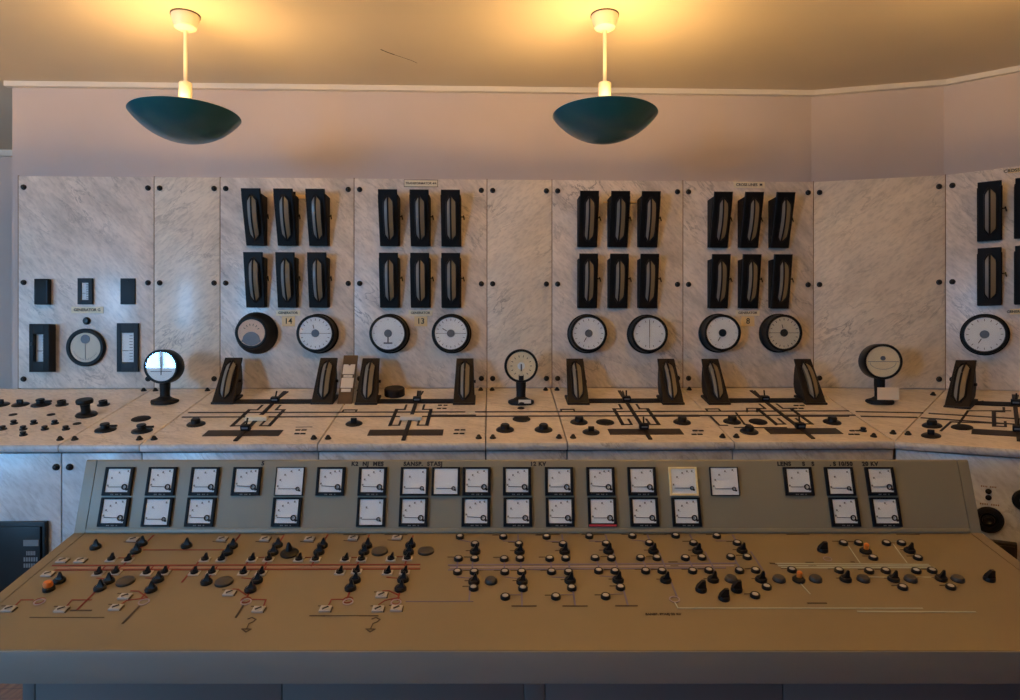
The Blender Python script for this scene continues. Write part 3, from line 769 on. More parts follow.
# leaning strip meters
def leaning_kit():
    wt, wb, h, back = 0.052, 0.064, 0.268, 0.18
    n = 16
    s_ = math.atan2(back, h)
    def face(x, t, d): return (x, back * t - d * math.cos(s_), h * t + d * math.sin(s_))
    pl = [(-wb, 0.0), (wb, 0.0), (wt, 1.0), (-wt, 1.0)]
    plate = MB().loft([[face(x, t, -0.006) for x, t in pl], [face(x, t, 0.003) for x, t in pl], [face(x * 0.93, 0.5 + (t - 0.5) * 0.98, 0.007) for x, t in pl]]).mesh('front_plate')
    # housing with rounded back
    prof = [(0.0, 0.0), (0.13, 0.03), (0.185, 0.06), (0.205, 0.11), (0.2, 0.165), (0.19, 0.215), (back - 0.01, h - 0.02)]
    m = MB(); lo = []
    for sx in (-0.045, 0.045):
        lo.append([(sx, 0.006, 0.0)] + [(sx, y, z) for y, z in prof[1:]])
    body = m.loft(lo).mesh('housing')
    foot = MB().box(-0.066, 0.066, -0.01, 0.16, -0.012, 0.012, 0.004, rot=Matrix.Rotation(sl, 3, 'X')).mesh('foot')
    def half(sign, inner, outer, name):
        li, lo = [], []
        for k in range(n + 1):
            q = k / n; t = 0.11 + 0.80 * q; e = min(1, min(q, 1 - q) / 0.14)
            d = 0.007 + 0.026 * (1 - (2 * q - 1) ** 2)
            li.append(face(sign * inner, t, d + 0.003)); lo.append(face(sign * (inner + (outer - inner) * e), t, d))
        mm = MB(); vi = [mm.b.verts.new(p) for p in li]; vo = [mm.b.verts.new(p) for p in lo]
        vo2 = [mm.b.verts.new((p[0], p[1] + 0.014, p[2] - 0.01)) for p in lo]
        for k in range(n):
            mm.b.faces.new([vi[k], vo[k], vo[k + 1], vi[k + 1]]); mm.b.faces.new([vo[k], vo2[k], vo2[k + 1], vo[k + 1]])
        return mm.mesh(name, 50)
    sp = MB().tube([face(0, 0.09 + 0.84 * k / n, 0.005 + 0.028 * (1 - (2 * k / n - 1) ** 2)) for k in range(n + 1)], 0.0068, 8).mesh('slit_bar')
    rm = MB()
    for sg in (-1, 1):
        rm.tube([face(sg * (0.004 + 0.029 * min(1, min(k / n, 1 - k / n) / 0.14)), 0.09 + 0.84 * k / n, 0.007 + 0.018 * (1 - (2 * k / n - 1) ** 2)) for k in range(n + 1)], 0.005, 6)
    kn = MB().tube([(0.045, 0.13, 0.13), (0.066, 0.13, 0.13)], 0.009, 10); kn.tube([(0.04, 0.18, 0.02), (0.085, 0.19, 0.03)], 0.008, 8)
    return [('housing', body, M['brownblack']), ('foot', foot, M['brownblack']), ('front_plate', plate, M['brownblack']), ('pale_scale', half(-1, 0.004, 0.022, 'pale_scale'), M['pale']),
            ('tan_scale', half(1, 0.004, 0.029, 'tan_scale'), M['tan']), ('slit_bar', sp, M['black']), ('window_rim', rm.mesh('window_rim'), M['black']), ('side_knob', kn.mesh('side_knob'), M['brownblack'])]
LK = leaning_kit()
lean = [(LG, 222.5, 404, 'right of the first pedestal gauge, below the salmon gauge'), (LG, 322, 404, 'left of the wooden card stand'),
        (LG, 366, 404.5, 'between the wooden card stand and the black puck'), (LG, 464, 404.5, 'alone below the level line GENERATOR 13 gauge'),
        (LG, 578.5, 404.5, 'right of the middle pedestal gauge'), (LG, 673.5, 404.5, 'below the hubless gauge'), (LG, 719.5, 404.5, 'below the dark hub gauge of GENERATOR 8'),
        (LG, 816, 404.5, 'below the black hub gauge of GENERATOR 8'), (LB, 957, 408, 'on the angled wing ledge')]
for fr, px, py, wh in lean:
    spawn(LK, 'leaning_meter', f'leaning brown black strip meter {wh}', 'meter', upright(fr, px, py, math.atan2(LB.x.y, LB.x.x) - 0.22 if fr is LB else None), 'leaning strip meters on the ledge')
# card stand
def face2(x, t, d, h=0.285, back=0.19):
    s_ = math.atan2(back, h); return (x, back * t - d * math.cos(s_), h * t + d * math.sin(s_))
def slant_box(x0, x1, t0, t1, d0, d1):
    q = [(x0, t0), (x1, t0), (x1, t1), (x0, t1)]
    return MB().loft([[face2(x, t, d0) for x, t in q], [face2(x, t, d1) for x, t in q]])
cs = upright(LG, 344.5, 404)
cards = [('board', slant_box(-0.043, 0.043, 0, 1, -0.012, 0.0).mesh('board'), M['wood'], []),
         ('card', slant_box(-0.036, 0.034, 0.60, 0.80, 0.0, 0.003).mesh('card'), M['card']), ('card', slant_box(-0.037, 0.036, 0.32, 0.52, 0.0, 0.003).mesh('card'), M['card']),
         ('card', slant_box(-0.028, 0.026, 0.53, 0.58, 0.0, 0.003).mesh('card'), M['card']), ('card', slant_box(-0.030, 0.026, 0.24, 0.30, 0.0, 0.003).mesh('card'), M['card']),
         ('strut', MB().tube([(0, 0.15, 0.23), (0, 0.24, 0.055)], 0.008, 8).mesh('strut'), M['wood'])]
spawn(cards, 'card_stand', 'leaning brown wooden stand holding cream paper cards between two leaning meters', 'stand', cs)
# black puck
tag(link('round_canister', MB().lathe([(0.058, 0), (0.062, 0.004), (0.062, 0.042), (0.057, 0.049), (0.05, 0.05), (0, 0.049)], 36).mesh('cover'), M['brownblack'], None, LG.m @ T((*on_ledge(LG, 394.7, 395.5), 0))),
    'round black cover standing on the ledge by the wall under GENERATOR 13', 'cover')
# pedestal gauges
def pedestal_kit(depth, front_r, dialm, extra, hz=0.210):
    base = MB().lathe([(0.075, -0.012), (0.078, 0.004), (0.074, 0.014), (0.045, 0.024), (0.028, 0.034), (0, 0.034)], 36).mesh('base')
    post = MB().lathe([(0.028, 0.02), (0.027, 0.06), (0.030, 0.10), (0.030, 0.16), (0, 0.16)], 24).mesh('post')
    c = (0, depth / 2, hz)
    dr = MB().lathe([(0, 0), (front_r * 0.82, 0.0), (front_r * 0.95, 0.012), (front_r, 0.03), (front_r, depth - 0.008), (front_r - 0.004, depth), (front_r - 0.012, depth), (front_r - 0.015, depth - 0.01), (0, depth - 0.0105)], 44, c, '-y').mesh('drum')
    r = front_r - 0.015
    dl = MB().lathe([(r, depth - 0.0095), (r, depth - 0.009), (0, depth - 0.009)], 44, c, '-y').mesh('dial')
    gl = MB().lathe([(r + 0.002, depth - 0.004), (r + 0.002, depth - 0.003), (0, depth - 0.0025)], 44, c, '-y').mesh('cover_glass')
    k = [('base', base, M['dull']), ('post', post, M['dull']), ('drum', dr, M['black']), ('dial', dl, M[dialm], extra(depth, hz)), ('cover_glass', gl, M['glass'])]
    return k
def ex1(d, hz):
    y = d / 2 - (d - 0.009)
    m = MB().box(-0.06, 0.06, y - 0.001, y, hz - 0.03, hz - 0.027); m.box(-0.002, 0.002, y - 0.002, y, hz - 0.05, hz + 0.06)
    return [('scale_marks', m.mesh('scale_marks'), M['ink'])]
def ex2(d, hz):
    y = d / 2 - (d - 0.009)
    m = dial_marks(0.058, 14)
    for v in m.b.verts: v.co.y += y; v.co.z += hz
    h_ = MB().lathe([(0.022, 0), (0.022, 0.002), (0, 0.0025)], 24, (0, y, hz), '-y').mesh('centre_disc')
    nd = MB().box(-0.003, 0.003, y - 0.005, y - 0.003, hz - 0.03, hz + 0.012).mesh('needle')
    return [('scale_marks', m.mesh('scale_marks'), M['ink']), ('centre_disc', h_, M['dial']), ('needle', nd, M['ink'])]
def ex3(d, hz):
    y = d / 2 - (d - 0.009)
    m = MB().box(-0.08, 0.085, y - 0.001, y, hz - 0.002, hz + 0.0015)
    arc_ = [(0.07 * math.cos(PI + PI * k / 14), hz - 0.005 + 0.04 * math.sin(PI + PI * k / 14)) for k in range(15)]
    for a, b in zip(arc_, arc_[1:]): m.tube([(a[0], y - 0.001, a[1]), (b[0], y - 0.001, b[1])], 0.0012, 6)
    r_ = MB()
    r_.lathe([(0.014, 0), (0.014, 0.002), (0, 0.0022)], 20, (0, y, hz + 0.02), '-y')
    return [('scale_marks', m.mesh('scale_marks'), M['greyink']), ('centre_disc', r_.mesh('centre_disc'), M['hub'])]
spawn(pedestal_kit(0.115, 0.1, 'dial', ex1), 'pedestal_gauge', 'black pedestal gauge with deep drum in front of the blank cream slab', 'gauge', upright(LG, 165, 402))
k2 = pedestal_kit(0.07, 0.1, 'dialold', ex2, 0.218)
k2.append(('paper_label', MB().box(-0.018, 0.055, -0.076, -0.074, 0.0, 0.022).mesh('paper_label'), M['whitecard']))
spawn(k2, 'pedestal_gauge', 'black pedestal gauge with yellowed dial and needle on the narrow middle slab', 'gauge', upright(LG, 521, 402.5))
k3 = pedestal_kit(0.16, 0.105, 'dialold', ex3, 0.242)
k3.append(('hanging_card', MB().box(-0.03, 0.086, -0.07, -0.068, 0.018, 0.09).mesh('hanging_card'), M['card']))
spawn(k3, 'pedestal_gauge', 'black pedestal gauge with white card hanging at its foot by the wall bend', 'gauge', upright(LA, 879.5, 402))

# --- inlaid line diagrams on the ledge: each belongs to its slab
def ledge_part(fr, builder, name, m, parent_label):
    par = next(o for o in bpy.data.objects if o.get('label') == parent_label)
    return link(name, builder.mesh(name), M[m], par)
HL = 0.0025
def diagram(fr, cpx, cpy, lab, short, strip=True, pale=None, both=True):
    c = fr.pt(cpx, cpy)
    def q(dx, py):                    # dx metres beside the middle line, py read at the diagram's middle
        return (c.x + dx, Q[py])
    Q = {py: LG.pt(415, py).y for py in (392, 401.7, 405, 409.6, 412, 416.4, 420, 424.5, 425.4, 430, 435.6, 440)}
    oy = c.y - LG.pt(415, cpy if fr is LG else 401.7).y
    if fr is not LG: Q = {k: v + oy for k, v in Q.items()}
    m = MB()
    m.ribbon([q(-0.02, 392), q(0.0, 401.7)] if False else [q(0, 392), q(0, 440)], 0.02, 0.006)
    m.ribbon([q(0.012, 394) if 394 in Q else q(0.02, 392), q(0.0, 401.7)], 0.008, 0.006)
    for sg in (-1, 1):
        m.ribbon([q(sg * 0.052, 405), q(sg * 0.052, 409.6), q(sg * 0.098, 409.6)], 0.012, HL)
        m.ribbon([q(sg * 0.098, 409.6), q(sg * 0.098, 425.4)], 0.019, HL)
        m.ribbon([q(sg * 0.098, 425.4), q(sg * 0.05, 425.4), q(sg * 0.05, 420)], 0.012, HL)
    ledge_part(fr, m, 'line_diagram', 'brownblack', lab)
    b = MB().ribbon([q(-0.23, 401.7), q(0.23, 401.7)], 0.075, 0.006)
    ledge_part(fr, b, 'busbar_strip', 'dull', lab)
    if strip:
        s_ = MB().ribbon([(c.x - 0.155, (Q[430] + Q[435.6]) / 2), (c.x + 0.155, (Q[430] + Q[435.6]) / 2)], Q[430] - Q[435.6], 0.003)
        ledge_part(fr, s_, 'dark_strip', 'brass_dark', lab)
    # two breakers that slide on the middle line
    for k, (py, dx) in enumerate(((401.7, 0.004), (430, 0.0))):
        if k == 1 and pale == 2: continue
        x, y = q(dx, py)
        kit = [('block', MB().box(-0.03, 0.03, -0.022, 0.022, 0.004, 0.04, 0.003).mesh('block'), M['black']),
               ('window', MB().box(-0.02, 0.02, -0.0235, -0.021, 0.018, 0.03).mesh('window'), M['hub']),
               ('stub_lever', MB().tube([(0.0, 0.01, 0.035), (0.004, 0.04, 0.075)], 0.006, 8).mesh('stub_lever'), M['bolt'])]
        spawn(kit, 'diagram_switch', f'black block switch {"on the busbar strip" if k == 0 else "low in the diagram"} of the {short}', 'switch', fr.m @ T((x, y, 0)) @ Matrix.Scale(0.78, 4), 'block switches on the ledge diagrams')
    if pale:
        x, y = q(0.005, 420)
        tag(link('slider', MB().box(-0.058, 0.058, -0.02, 0.02, 0.004, 0.026, 0.003).mesh('slider'), M['ivory' if pale == 1 else 'whitecard'], None, fr.m @ T((x, y, 0))),
            f'{"ivory" if pale == 1 else "off-white"} slider bar lying across the line diagram of the {short}', 'slider')
diagram(LG, 275, 401.7, names[2], 'GENERATOR 14 ledge slab', pale=1)
diagram(LG, 416.5, 401.7, names[3], 'GENERATOR 13 ledge slab', pale=2)
diagram(LG, 626, 401.7, names[5], 'unnamed panel ledge slab')
diagram(LG, 765, 401.7, names[6], 'GENERATOR 8 ledge slab')
wing_ledge = 'marble ledge slab of the angled wing at the right edge'
diagram(LB, 1015, 405, wing_ledge, 'angled wing ledge slab')
# two long thin lines across the ledge, a piece on every slab
ylo, yhi = LG.pt(489, 416.4).y, LG.pt(489, 412).y
xs0 = LG.pt(187, 414).x
for i in range(2, 7):
    xa = max(LX[i], xs0) + 0.004
    xb = LX[i + 1] if i < 6 else None
    m = MB()
    for y in (ylo, yhi):
        e = xb - 0.004 if xb is not None else vloc.x + (a0loc.x - vloc.x) * y / LDEP - 0.006
        m.ribbon([(xa, y), (e, y)], 0.015, HL)
    # small bridge over the seam
    if i in (3, 5, 6):
        bx = LX[i] + 0.05
        m.ribbon([(bx - 0.03, yhi), (bx - 0.03, yhi + 0.04), (bx + 0.045, yhi + 0.04), (bx + 0.045, yhi)], 0.009, HL + 0.001)
    ledge_part(LG, m, 'thin_busbar', 'brownblack', names[i])
bend_lab = 'three-cornered marble ledge slab under the third pedestal gauge'
for lab, fr, segs in ((bend_lab, LA, [((857, 411.8), (922, 413)), ((862, 416.4), (916, 417.6))]), (wing_ledge, LB, [((930, 413.6), (1060, 421.5)), ((922, 418), (1060, 427.5))])):
    m = MB()
    for a, b in segs:
        m.ribbon([fr.pt(*a)[:2], fr.pt(*b)[:2]], 0.015, HL)
    ledge_part(fr, m, 'thin_busbar', 'brownblack', lab)
m = MB(); 
for seg in (((941, 431), (951, 422), (1008, 424)), ((958, 425), (968, 411), (1010, 411))):
    m.ribbon([LB.pt(*s_)[:2] for s_ in seg], 0.012, HL)
ledge_part(LB, m, 'thin_diagram', 'brownblack', wing_ledge)
m = MB()
for seg in (((711, 417), (719.5, 425.5), (727, 425.5)), ((736, 413), (744.5, 424.5), (750, 425)), ((735, 427.6), (786, 427.8)), ((747, 412), (747, 408.5), (757, 408.5), (757, 412)), ((757, 409), (776, 425))):
    m.ribbon([LG.pt(*s_)[:2] for s_ in seg], 0.011, HL)
ledge_part(LG, m, 'branch_diagram', 'brownblack', names[6])
# long dark plates and printed dashes
for lab, a, b in ((names[3], 431.5, 474), (names[5], 655, 697), (names[6], 785, 846)):
    p, q = LG.pt(a, 416), LG.pt(b, 416)
    ledge_part(LG, MB().ribbon([(p.x, p.y), (q.x, q.y)], 0.026, 0.004), 'dark_strip', 'brass_dark', lab)
def dashes(lab, fr, px, py, w=3.0, dx=6.0, dy=3.6):
    m = MB()
    for i in (0, 1):
        for j in (0, 1):
            a, b = fr.pt(px + i * dx - w / 2 - j * 1.0, py + j * dy), fr.pt(px + i * dx + w / 2 - j * 1.0, py + j * dy)
            m.ribbon([(a.x, a.y), (b.x, b.y)], 0.011, 0.004)
    ledge_part(fr, m, 'marker_studs', 'black', lab)
dashes(names[2], LG, 298, 430.3); dashes(names[3], LG, 440, 405.5, 2.4, 5.5, 3.2); dashes(names[3], LG, 457, 430.2, 3, 6)
dashes(names[5], LG, 695, 431); dashes(names[6], LG, 796, 405.8, 3, 6, 2.8); dashes(names[6], LG, 852, 431)
p, q = LG.pt(296, 427.3), LG.pt(312, 427)
ledge_part(LG, MB().ribbon([(p.x, p.y), (q.x, q.y)], 0.004, 0.002), 'thin_mark', 'brass_dark', names[2])
ledge_part(LG, (lambda a, b: MB().ribbon([(a.x, a.y), (b.x, b.y)], 0.02, 0.004))(LG.pt(467, 412), LG.pt(473.5, 412)), 'pale_label', 'whitecard', names[3])

# knobs on the ledge
def knob(prof, cap=None): return MB().lathe(prof, 24).mesh('knob')
K_low = [('base', knob([(0.045, 0), (0.045, 0.004), (0.038, 0.009), (0, 0.01)]), M['bolt']), ('handle', MB().box(-0.016, 0.016, -0.008, 0.008, 0.008, 0.034, 0.004).mesh('handle'), M['bakelite'])]
K_disc = [('cap', knob([(0.05, 0), (0.048, 0.004), (0.04, 0.007), (0, 0.008)]), M['dull'])]
K_turn = [('base', knob([(0.048, 0), (0.047, 0.005), (0.04, 0.01), (0, 0.011)]), M['bolt']), ('grip', knob([(0.026, 0.008), (0.024, 0.012), (0.024, 0.028), (0.019, 0.034), (0, 0.035)]), M['bakelite'])]
K_lever = [('base', knob([(0.052, 0), (0.05, 0.006), (0.03, 0.012), (0, 0.013)]), M['bolt']), ('grip', knob([(0.022, 0.01), (0.02, 0.026), (0.024, 0.029), (0.022, 0.036), (0, 0.037)]), M['bakelite']), ('lever', MB().tube([(0.01, 0, 0.022), (0.06, 0.005, 0.022)], 0.006, 10).mesh('lever'), M['bakelite'])]
K_cap = [('base', knob([(0.034, 0), (0.034, 0.004), (0.02, 0.008), (0, 0.009)]), M['bolt']), ('crown', MB().ring((0, 0, 0.008), 0.013, 0.023, 0.02, 20).mesh('crown'), M['bakelite'])]
K_small = [('base', knob([(0.019, 0), (0.018, 0.006), (0, 0.007)]), M['bolt']), ('tip', knob([(0.011, 0.006), (0.011, 0.012), (0.015, 0.014), (0.013, 0.02), (0, 0.021)]), M['bakelite'])]
K_oval = [('cap', knob([(0.021, 0), (0.02, 0.003), (0, 0.005)]), M['dull'])]
K_mush = [('base', knob([(0.054, 0), (0.056, 0.006), (0.05, 0.014), (0.03, 0.02), (0, 0.021)]), M['bolt']), ('stem', knob([(0.026, 0.018), (0.023, 0.04), (0.026, 0.07), (0, 0.07)]), M['bakelite']),
          ('cap', knob([(0.026, 0.066), (0.042, 0.072), (0.044, 0.086), (0.04, 0.094), (0.028, 0.096), (0, 0.094)]), M['bakelite'])]
G1 = 'small black knobs on the far-end ledge slab'
def lk(kit, name, px, py, lb, cat='knob', group=G1, fr=LG, rz=0.0, swap=None):
    x, y = on_ledge(fr, px, py)
    return spawn(kit, name, lb, cat, fr.m @ T((x, y, 0)) @ Matrix.Rotation(rz, 4, 'Z'), group, swap)
for k, px in enumerate((1, 20.5, 62, 103.5)):
    lk(K_cap if k in (2, 3) else K_low, 'ledge_switch', px, 405, f'{("leftmost", "low flat", "crown topped", "last")[k]} knob in the back row of the far-end ledge slab')
lk(K_lever, 'ledge_switch', 41, 405, 'largest knob in the back row of the far-end ledge slab, with side lever')
lk(K_mush, 'mushroom_switch', 86.5, 415.5, 'tall black mushroom knob on a round foot on the far-end ledge slab')
for k, px in enumerate((13, 51)): lk(K_oval, 'blanking_disc', px, 414.8, f'tiny flat oval cap, {("first", "second")[k]} of two behind the small knob rows', 'cap')
for k, px in enumerate((14, 34, 55, 77)):
    lk(K_small if k < 3 else K_oval, 'ledge_switch', px, 423.8, f'small {"flat ring" if k == 3 else "knob"}, {ORD[k]} from left in the middle row of the far-end ledge slab')
for k, px in enumerate((3, 23.5, 45, 66)):
    lk(K_small, 'ledge_switch', px, 429.5, f'small knob, {ORD[k]} from left in the front row of the far-end ledge slab')
lk(K_small, 'ledge_switch', 23.5, 435.3, 'small knob standing alone nearest the front edge of the far-end ledge slab')
G2 = 'black turning knobs on the ledge'
for kit, nm, fr, px, py, lb in (
    (K_lever, 'turning_switch', LG, 105.5, 430, 'black lever knob on a disc beside the seam of the first narrow ledge slab'),
    (K_disc, 'blanking_disc', LG, 141, 419, 'flat dark cap behind the disc knob on the first narrow ledge slab'),
    (K_lever, 'turning_switch', LG, 142, 431, 'wide disc knob in front of the flat cap on the first narrow ledge slab'),
    (K_turn, 'turning_switch', LG, 196, 424.5, 'black knob left of the dark strip below GENERATOR 14'),
    (K_low, 'turning_switch', LG, 354, 424, 'black disc knob left of the diagram below GENERATOR 13'),
    (K_oval, 'blanking_disc', LG, 521, 408.3, 'small flat cap directly in front of the middle pedestal gauge'),
    (K_disc, 'blanking_disc', LG, 521.5, 419.3, 'flat ring cap on the middle slab between thin lines and knobs'),
    (K_turn, 'turning_switch', LG, 505, 430, 'left black knob at the front of the narrow middle ledge slab'),
    (K_turn, 'turning_switch', LG, 543.5, 430, 'right broad black knob at the front of the narrow middle ledge slab'),
    (K_turn, 'turning_switch', LG, 579, 422.5, 'black knob left of the flat cap below the unnamed panel'),
    (K_disc, 'blanking_disc', LG, 605, 422.5, 'flat dark cap left of the diagram below the unnamed panel'),
    (K_low, 'turning_switch', LG, 591, 432.5, 'low disc knob at the front edge left of the unnamed panel diagram'),
    (K_turn, 'turning_switch', LG, 682, 422.5, 'black knob at the long dark strip right of the unnamed panel diagram'),
    (K_turn, 'turning_switch', LG, 732, 422, 'black knob left of the flat cap below GENERATOR 8'),
    (K_disc, 'blanking_disc', LG, 758, 422, 'flat dark cap left of the diagram below GENERATOR 8'),
    (K_turn, 'turning_switch', LG, 749, 432, 'black knob at the front edge left of the GENERATOR 8 diagram'),
    (K_turn, 'turning_switch', LG, 832, 422.5, 'black knob at the long dark strip right of the GENERATOR 8 diagram'),
    (K_small, 'turning_switch', LG, 863, 431, 'small knob beside the marker studs before the ledge bend'),
    (K_turn, 'turning_switch', LB, 932, 426, 'back black knob at the start of the angled wing ledge'),
    (K_low, 'turning_switch', LB, 931, 436, 'front low knob at the start of the angled wing ledge'),
    (K_disc, 'blanking_disc', LB, 962, 427.5, 'flat dark cap in the diagram of the angled wing ledge')):
    lk(kit, nm, px, py, lb, 'knob' if nm == 'turning_switch' else 'cap', G2 if nm == 'turning_switch' else 'flat caps on the ledge', fr)

# ------------------------------------------------------------------ black boxes and socket on the front slabs
a, b = FM.pt(-12, 592, 0.03), FM.pt(45, 522, 0.03)
sb = thing('switch_box', 'black switch box with grey lettering in front of the far-end marble slab', 'box', FM.m @ T((a.x, -0.032, 0)))
bw, bh0, bh1 = b.x - a.x, 0.35, b.z
link('case', MB().box(0, bw, 0, 0.032, bh0, bh1, 0.004).mesh('case'), M['bakelite'], sb)
link('door', MB().box(0.015, bw - 0.015, -0.012, 0.0, bh0 + 0.02, bh1 - 0.02, 0.004).mesh('door'), M['bakelite'], sb)
pl = FM.pt(19, 548, 0.13)
for k, (dy, w_, tx) in enumerate(((0, 0.075, '12 KV'), (-0.05, 0.045, 'MES'), (-0.08, 0.07, 'SANSP'), (-0.11, 0.07, 'STASJ'))):
    if k == 0: link('label_plate', MB().box(pl.x - a.x - 0.036, pl.x - a.x + 0.036, -0.014, -0.012, pl.z - 0.015, pl.z + 0.015).mesh('label_plate'), M['greyink'], sb)
    else:
        m = MB()
        for q in range(6): m.box(pl.x - a.x - w_ / 2 + q * w_ / 6, pl.x - a.x - w_ / 2 + q * w_ / 6 + w_ / 9, -0.0128, -0.012, pl.z + dy - 0.01, pl.z + dy + 0.01)
        link('grey_legend', m.mesh('grey_legend'), M['greyink'], sb)
p = FB.pt(988.5, 519.5)
spawn([('flange', MB().lathe([(0.062, 0), (0.062, 0.014), (0.055, 0.022), (0.036, 0.024), (0.032, 0.012), (0, 0.0115)], 36, axis='-y').mesh('flange'), M['black']),
       ('insert', MB().lathe([(0.026, 0.012), (0.024, 0.03), (0.016, 0.032), (0, 0.02)], 24, axis='-y').mesh('insert'), M['bakelite'])], 'wall_socket', 'round black socket on the angled wing front slab beside the console', 'socket', FB.m @ T((p.x, 0, p.z)))
for k, py in enumerate((491.3, 497.5)):
    p = FB.pt(988.5, py)
    tag(link('small_plug', MB().lathe([(0.013, 0), (0.013, 0.006), (0.008, 0.009), (0, 0.009)], 16, axis='-y').mesh('plug'), M['bakelite'], None, FB.m @ T((p.x, 0, p.z))), f'{("upper", "lower")[k]} small black plug above the round socket', 'plug')
for k, (px, py, w_) in enumerate(((989, 486, 16), (990, 503.5, 20))):
    m = MB()
    pa = FB.pt(px - w_ / 2, py); pb = FB.pt(px + w_ / 2, py)
    n_ = 9
    for q in range(n_):
        if q in (4,): continue
        x0 = pa.x + (pb.x - pa.x) * q / n_
        m.box(x0, x0 + (pb.x - pa.x) / n_ * 0.6, -0.0008, 0, pa.z - 0.004, pa.z + 0.004)
    link('painted_legend', m.mesh('painted_legend'), M['joint'], wing_front)
a, b = FB.pt(1017, 560, 0.02), FB.pt(993, 540, 0.02)
spawn([('case', MB().box(b.x - 0.02, a.x, -0.06, 0, 0.5, b.z, 0.005).mesh('case'), M['brownblack']), ('lid', MB().box(b.x - 0.012, a.x - 0.008, -0.068, -0.06, 0.51, b.z - 0.01, 0.003).mesh('lid'), M['brownblack'])],
      'junction_box', 'dark junction box low on the angled wing front slab below the socket', 'box', FB.m)
p = FB.pt(1019.5, 499.5)
spawn([('flange', MB().lathe([(0.05, 0), (0.05, 0.012), (0.04, 0.02), (0, 0.02)], 30, axis='-y').mesh('flange'), M['black']), ('grip', MB().lathe([(0.02, 0.02), (0.018, 0.05), (0, 0.051)], 20, axis='-y').mesh('grip'), M['bakelite'])],
      'rotary_switch', 'round black switch cut off by the edge of the angled wing front slab', 'switch', FB.m @ T((p.x + 0.02, 0, p.z)))

# ------------------------------------------------------------------ the control console
TB_Y, TB_Z = 2.54, 1.6 - (533.0 - CY) / F * 2.54
TF_Y = (533.0 - 182.0) * 2.54 / (650.0 - 182.0)
TF_Z = 1.6 - (650.0 - CY) / F * TF_Y
tsl = math.atan2(TB_Z - TF_Z, TB_Y - TF_Y)
PT_Y = 2.54 * 1.03; PT_Z = 1.6 - (459.5 - CY) / F * PT_Y
pv = Vector((0, PT_Y - TB_Y, PT_Z - TB_Z)); PH = pv.length; pv.normalize()
CR = Matrix.Rotation(-YAW, 4, 'Z')              # the console stands a little turned to the wall
TBL = Frame((0, TF_Y, TF_Z), (1, 0, 0), (0, math.cos(tsl), math.sin(tsl)), (0, -math.sin(tsl), math.cos(tsl)), True)
PNL = Frame((0, TB_Y, TB_Z), (1, 0, 0), (0, pv.z, -pv.y), pv, False)
TB = Frame(CR @ TBL.o, CR @ TBL.x, CR @ TBL.y, CR @ TBL.z, True)
PN = Frame(CR @ PNL.o, CR @ PNL.x, CR @ PNL.y, CR @ PNL.z, False)
XIL, XOL = TB.pt(85, 533).x, TB.pt(74, 533).x
XIR, XOR = TB.pt(970.5, 533).x, TB.pt(981.5, 533).x
console = thing('control_console', 'long greige control console with sloping switch desk and upright meter panel', 'console', CR)
TH = 0.092
def desk_piece(x0, x1, name, m='tanlino'):
    # cross section in y-z, front edge rounded a little
    sec = [(TF_Y + 0.002, TF_Z - TH), (TF_Y, TF_Z - TH + 0.004), (TF_Y, TF_Z - 0.008), (TF_Y + 0.002, TF_Z - 0.002), (TF_Y + 0.008, TF_Z + 0.0012), (TB_Y, TB_Z), (TB_Y, TB_Z - 0.12), (TF_Y + 0.2, TF_Z - TH)]
    return link(name, MB().loft([[(x0, y, z) for y, z in sec], [(x1, y, z) for y, z in sec]]).mesh(name), M[m], console)
link('front_edge', MB().box(XOL, XOR, TF_Y - 0.0035, TF_Y + 0.004, TF_Z - TH, TF_Z - 0.004, 0.002).mesh('front_edge'), M['greyedge'], console)
desk = desk_piece(XIL + 0.0015, XIR - 0.0015, 'desk_top')
desk_piece(XOL, XIL - 0.0015, 'desk_end_rail'); desk_piece(XIR + 0.0015, XOR, 'desk_end_rail')
def panel_piece(x0, x1, name):
    d = PN.y
    pts = []
    for x in (x0, x1):
        a = PNL.m @ Vector((x, 0, 0)); b = PNL.m @ Vector((x, 0, PH - 0.006)); b2 = PNL.m @ Vector((x, 0.006, PH))
        pts.append([a, b, b2, Vector((x, TB_Y + 0.14, PT_Z - 0.05)), Vector((x, TB_Y + 0.28, TB_Z - 0.12)), Vector((x, TB_Y + 0.28, TB_Z - 0.3)), Vector((x, TB_Y + 0.02, TB_Z - 0.3))])
    return link(name, MB().loft(pts).mesh(name), M['paintc'], console)
panel = panel_piece(XIL + 0.0015, XIR - 0.0015, 'meter_panel')
panel_piece(XOL, XIL - 0.0015, 'panel_end'); panel_piece(XIR + 0.0015, XOR, 'panel_end')
link('seam_strip', MB().box(XOL + 0.01, XOR - 0.01, TF_Y + 0.05, TB_Y + 0.28, TF_Z - TH + 0.01, TF_Z - 0.03).mesh('seam_strip'), M['groove'], console)
# pale strip at the foot of the meter panel
link('hinge_strip', MB().box(XIL + 0.004, XIR - 0.004, -0.008, 0.0, 0.003, 0.016, 0.001).mesh('hinge_strip'), M['paintc'], console, PNL.m)
# base cabinet with its front panels
BY = 2.07
bx0 = (22 - 510) / F * BY; bx1 = XOR - 0.12
link('base', MB().box(bx0, bx1, BY + 0.02, TB_Y + 0.28, 0.0, TF_Z - TH + 0.005).mesh('base'), M['base'], console)
js = [bx0] + [(p - 510) / F * BY for p in (35, 282, 524, 545, 783)] + [bx1]
for a, b in zip(js, js[1:]):
    link('front_panel', MB().box(a + 0.0015, b - 0.0015, BY, BY + 0.02, 0.06, TF_Z - TH - 0.002, 0.001).mesh('front_panel'), M['base'], console)
link('plinth', MB().box(bx0 + 0.02, bx1 - 0.02, BY + 0.03, TB_Y + 0.2, 0.0, 0.06).mesh('plinth'), M['dull'], console)

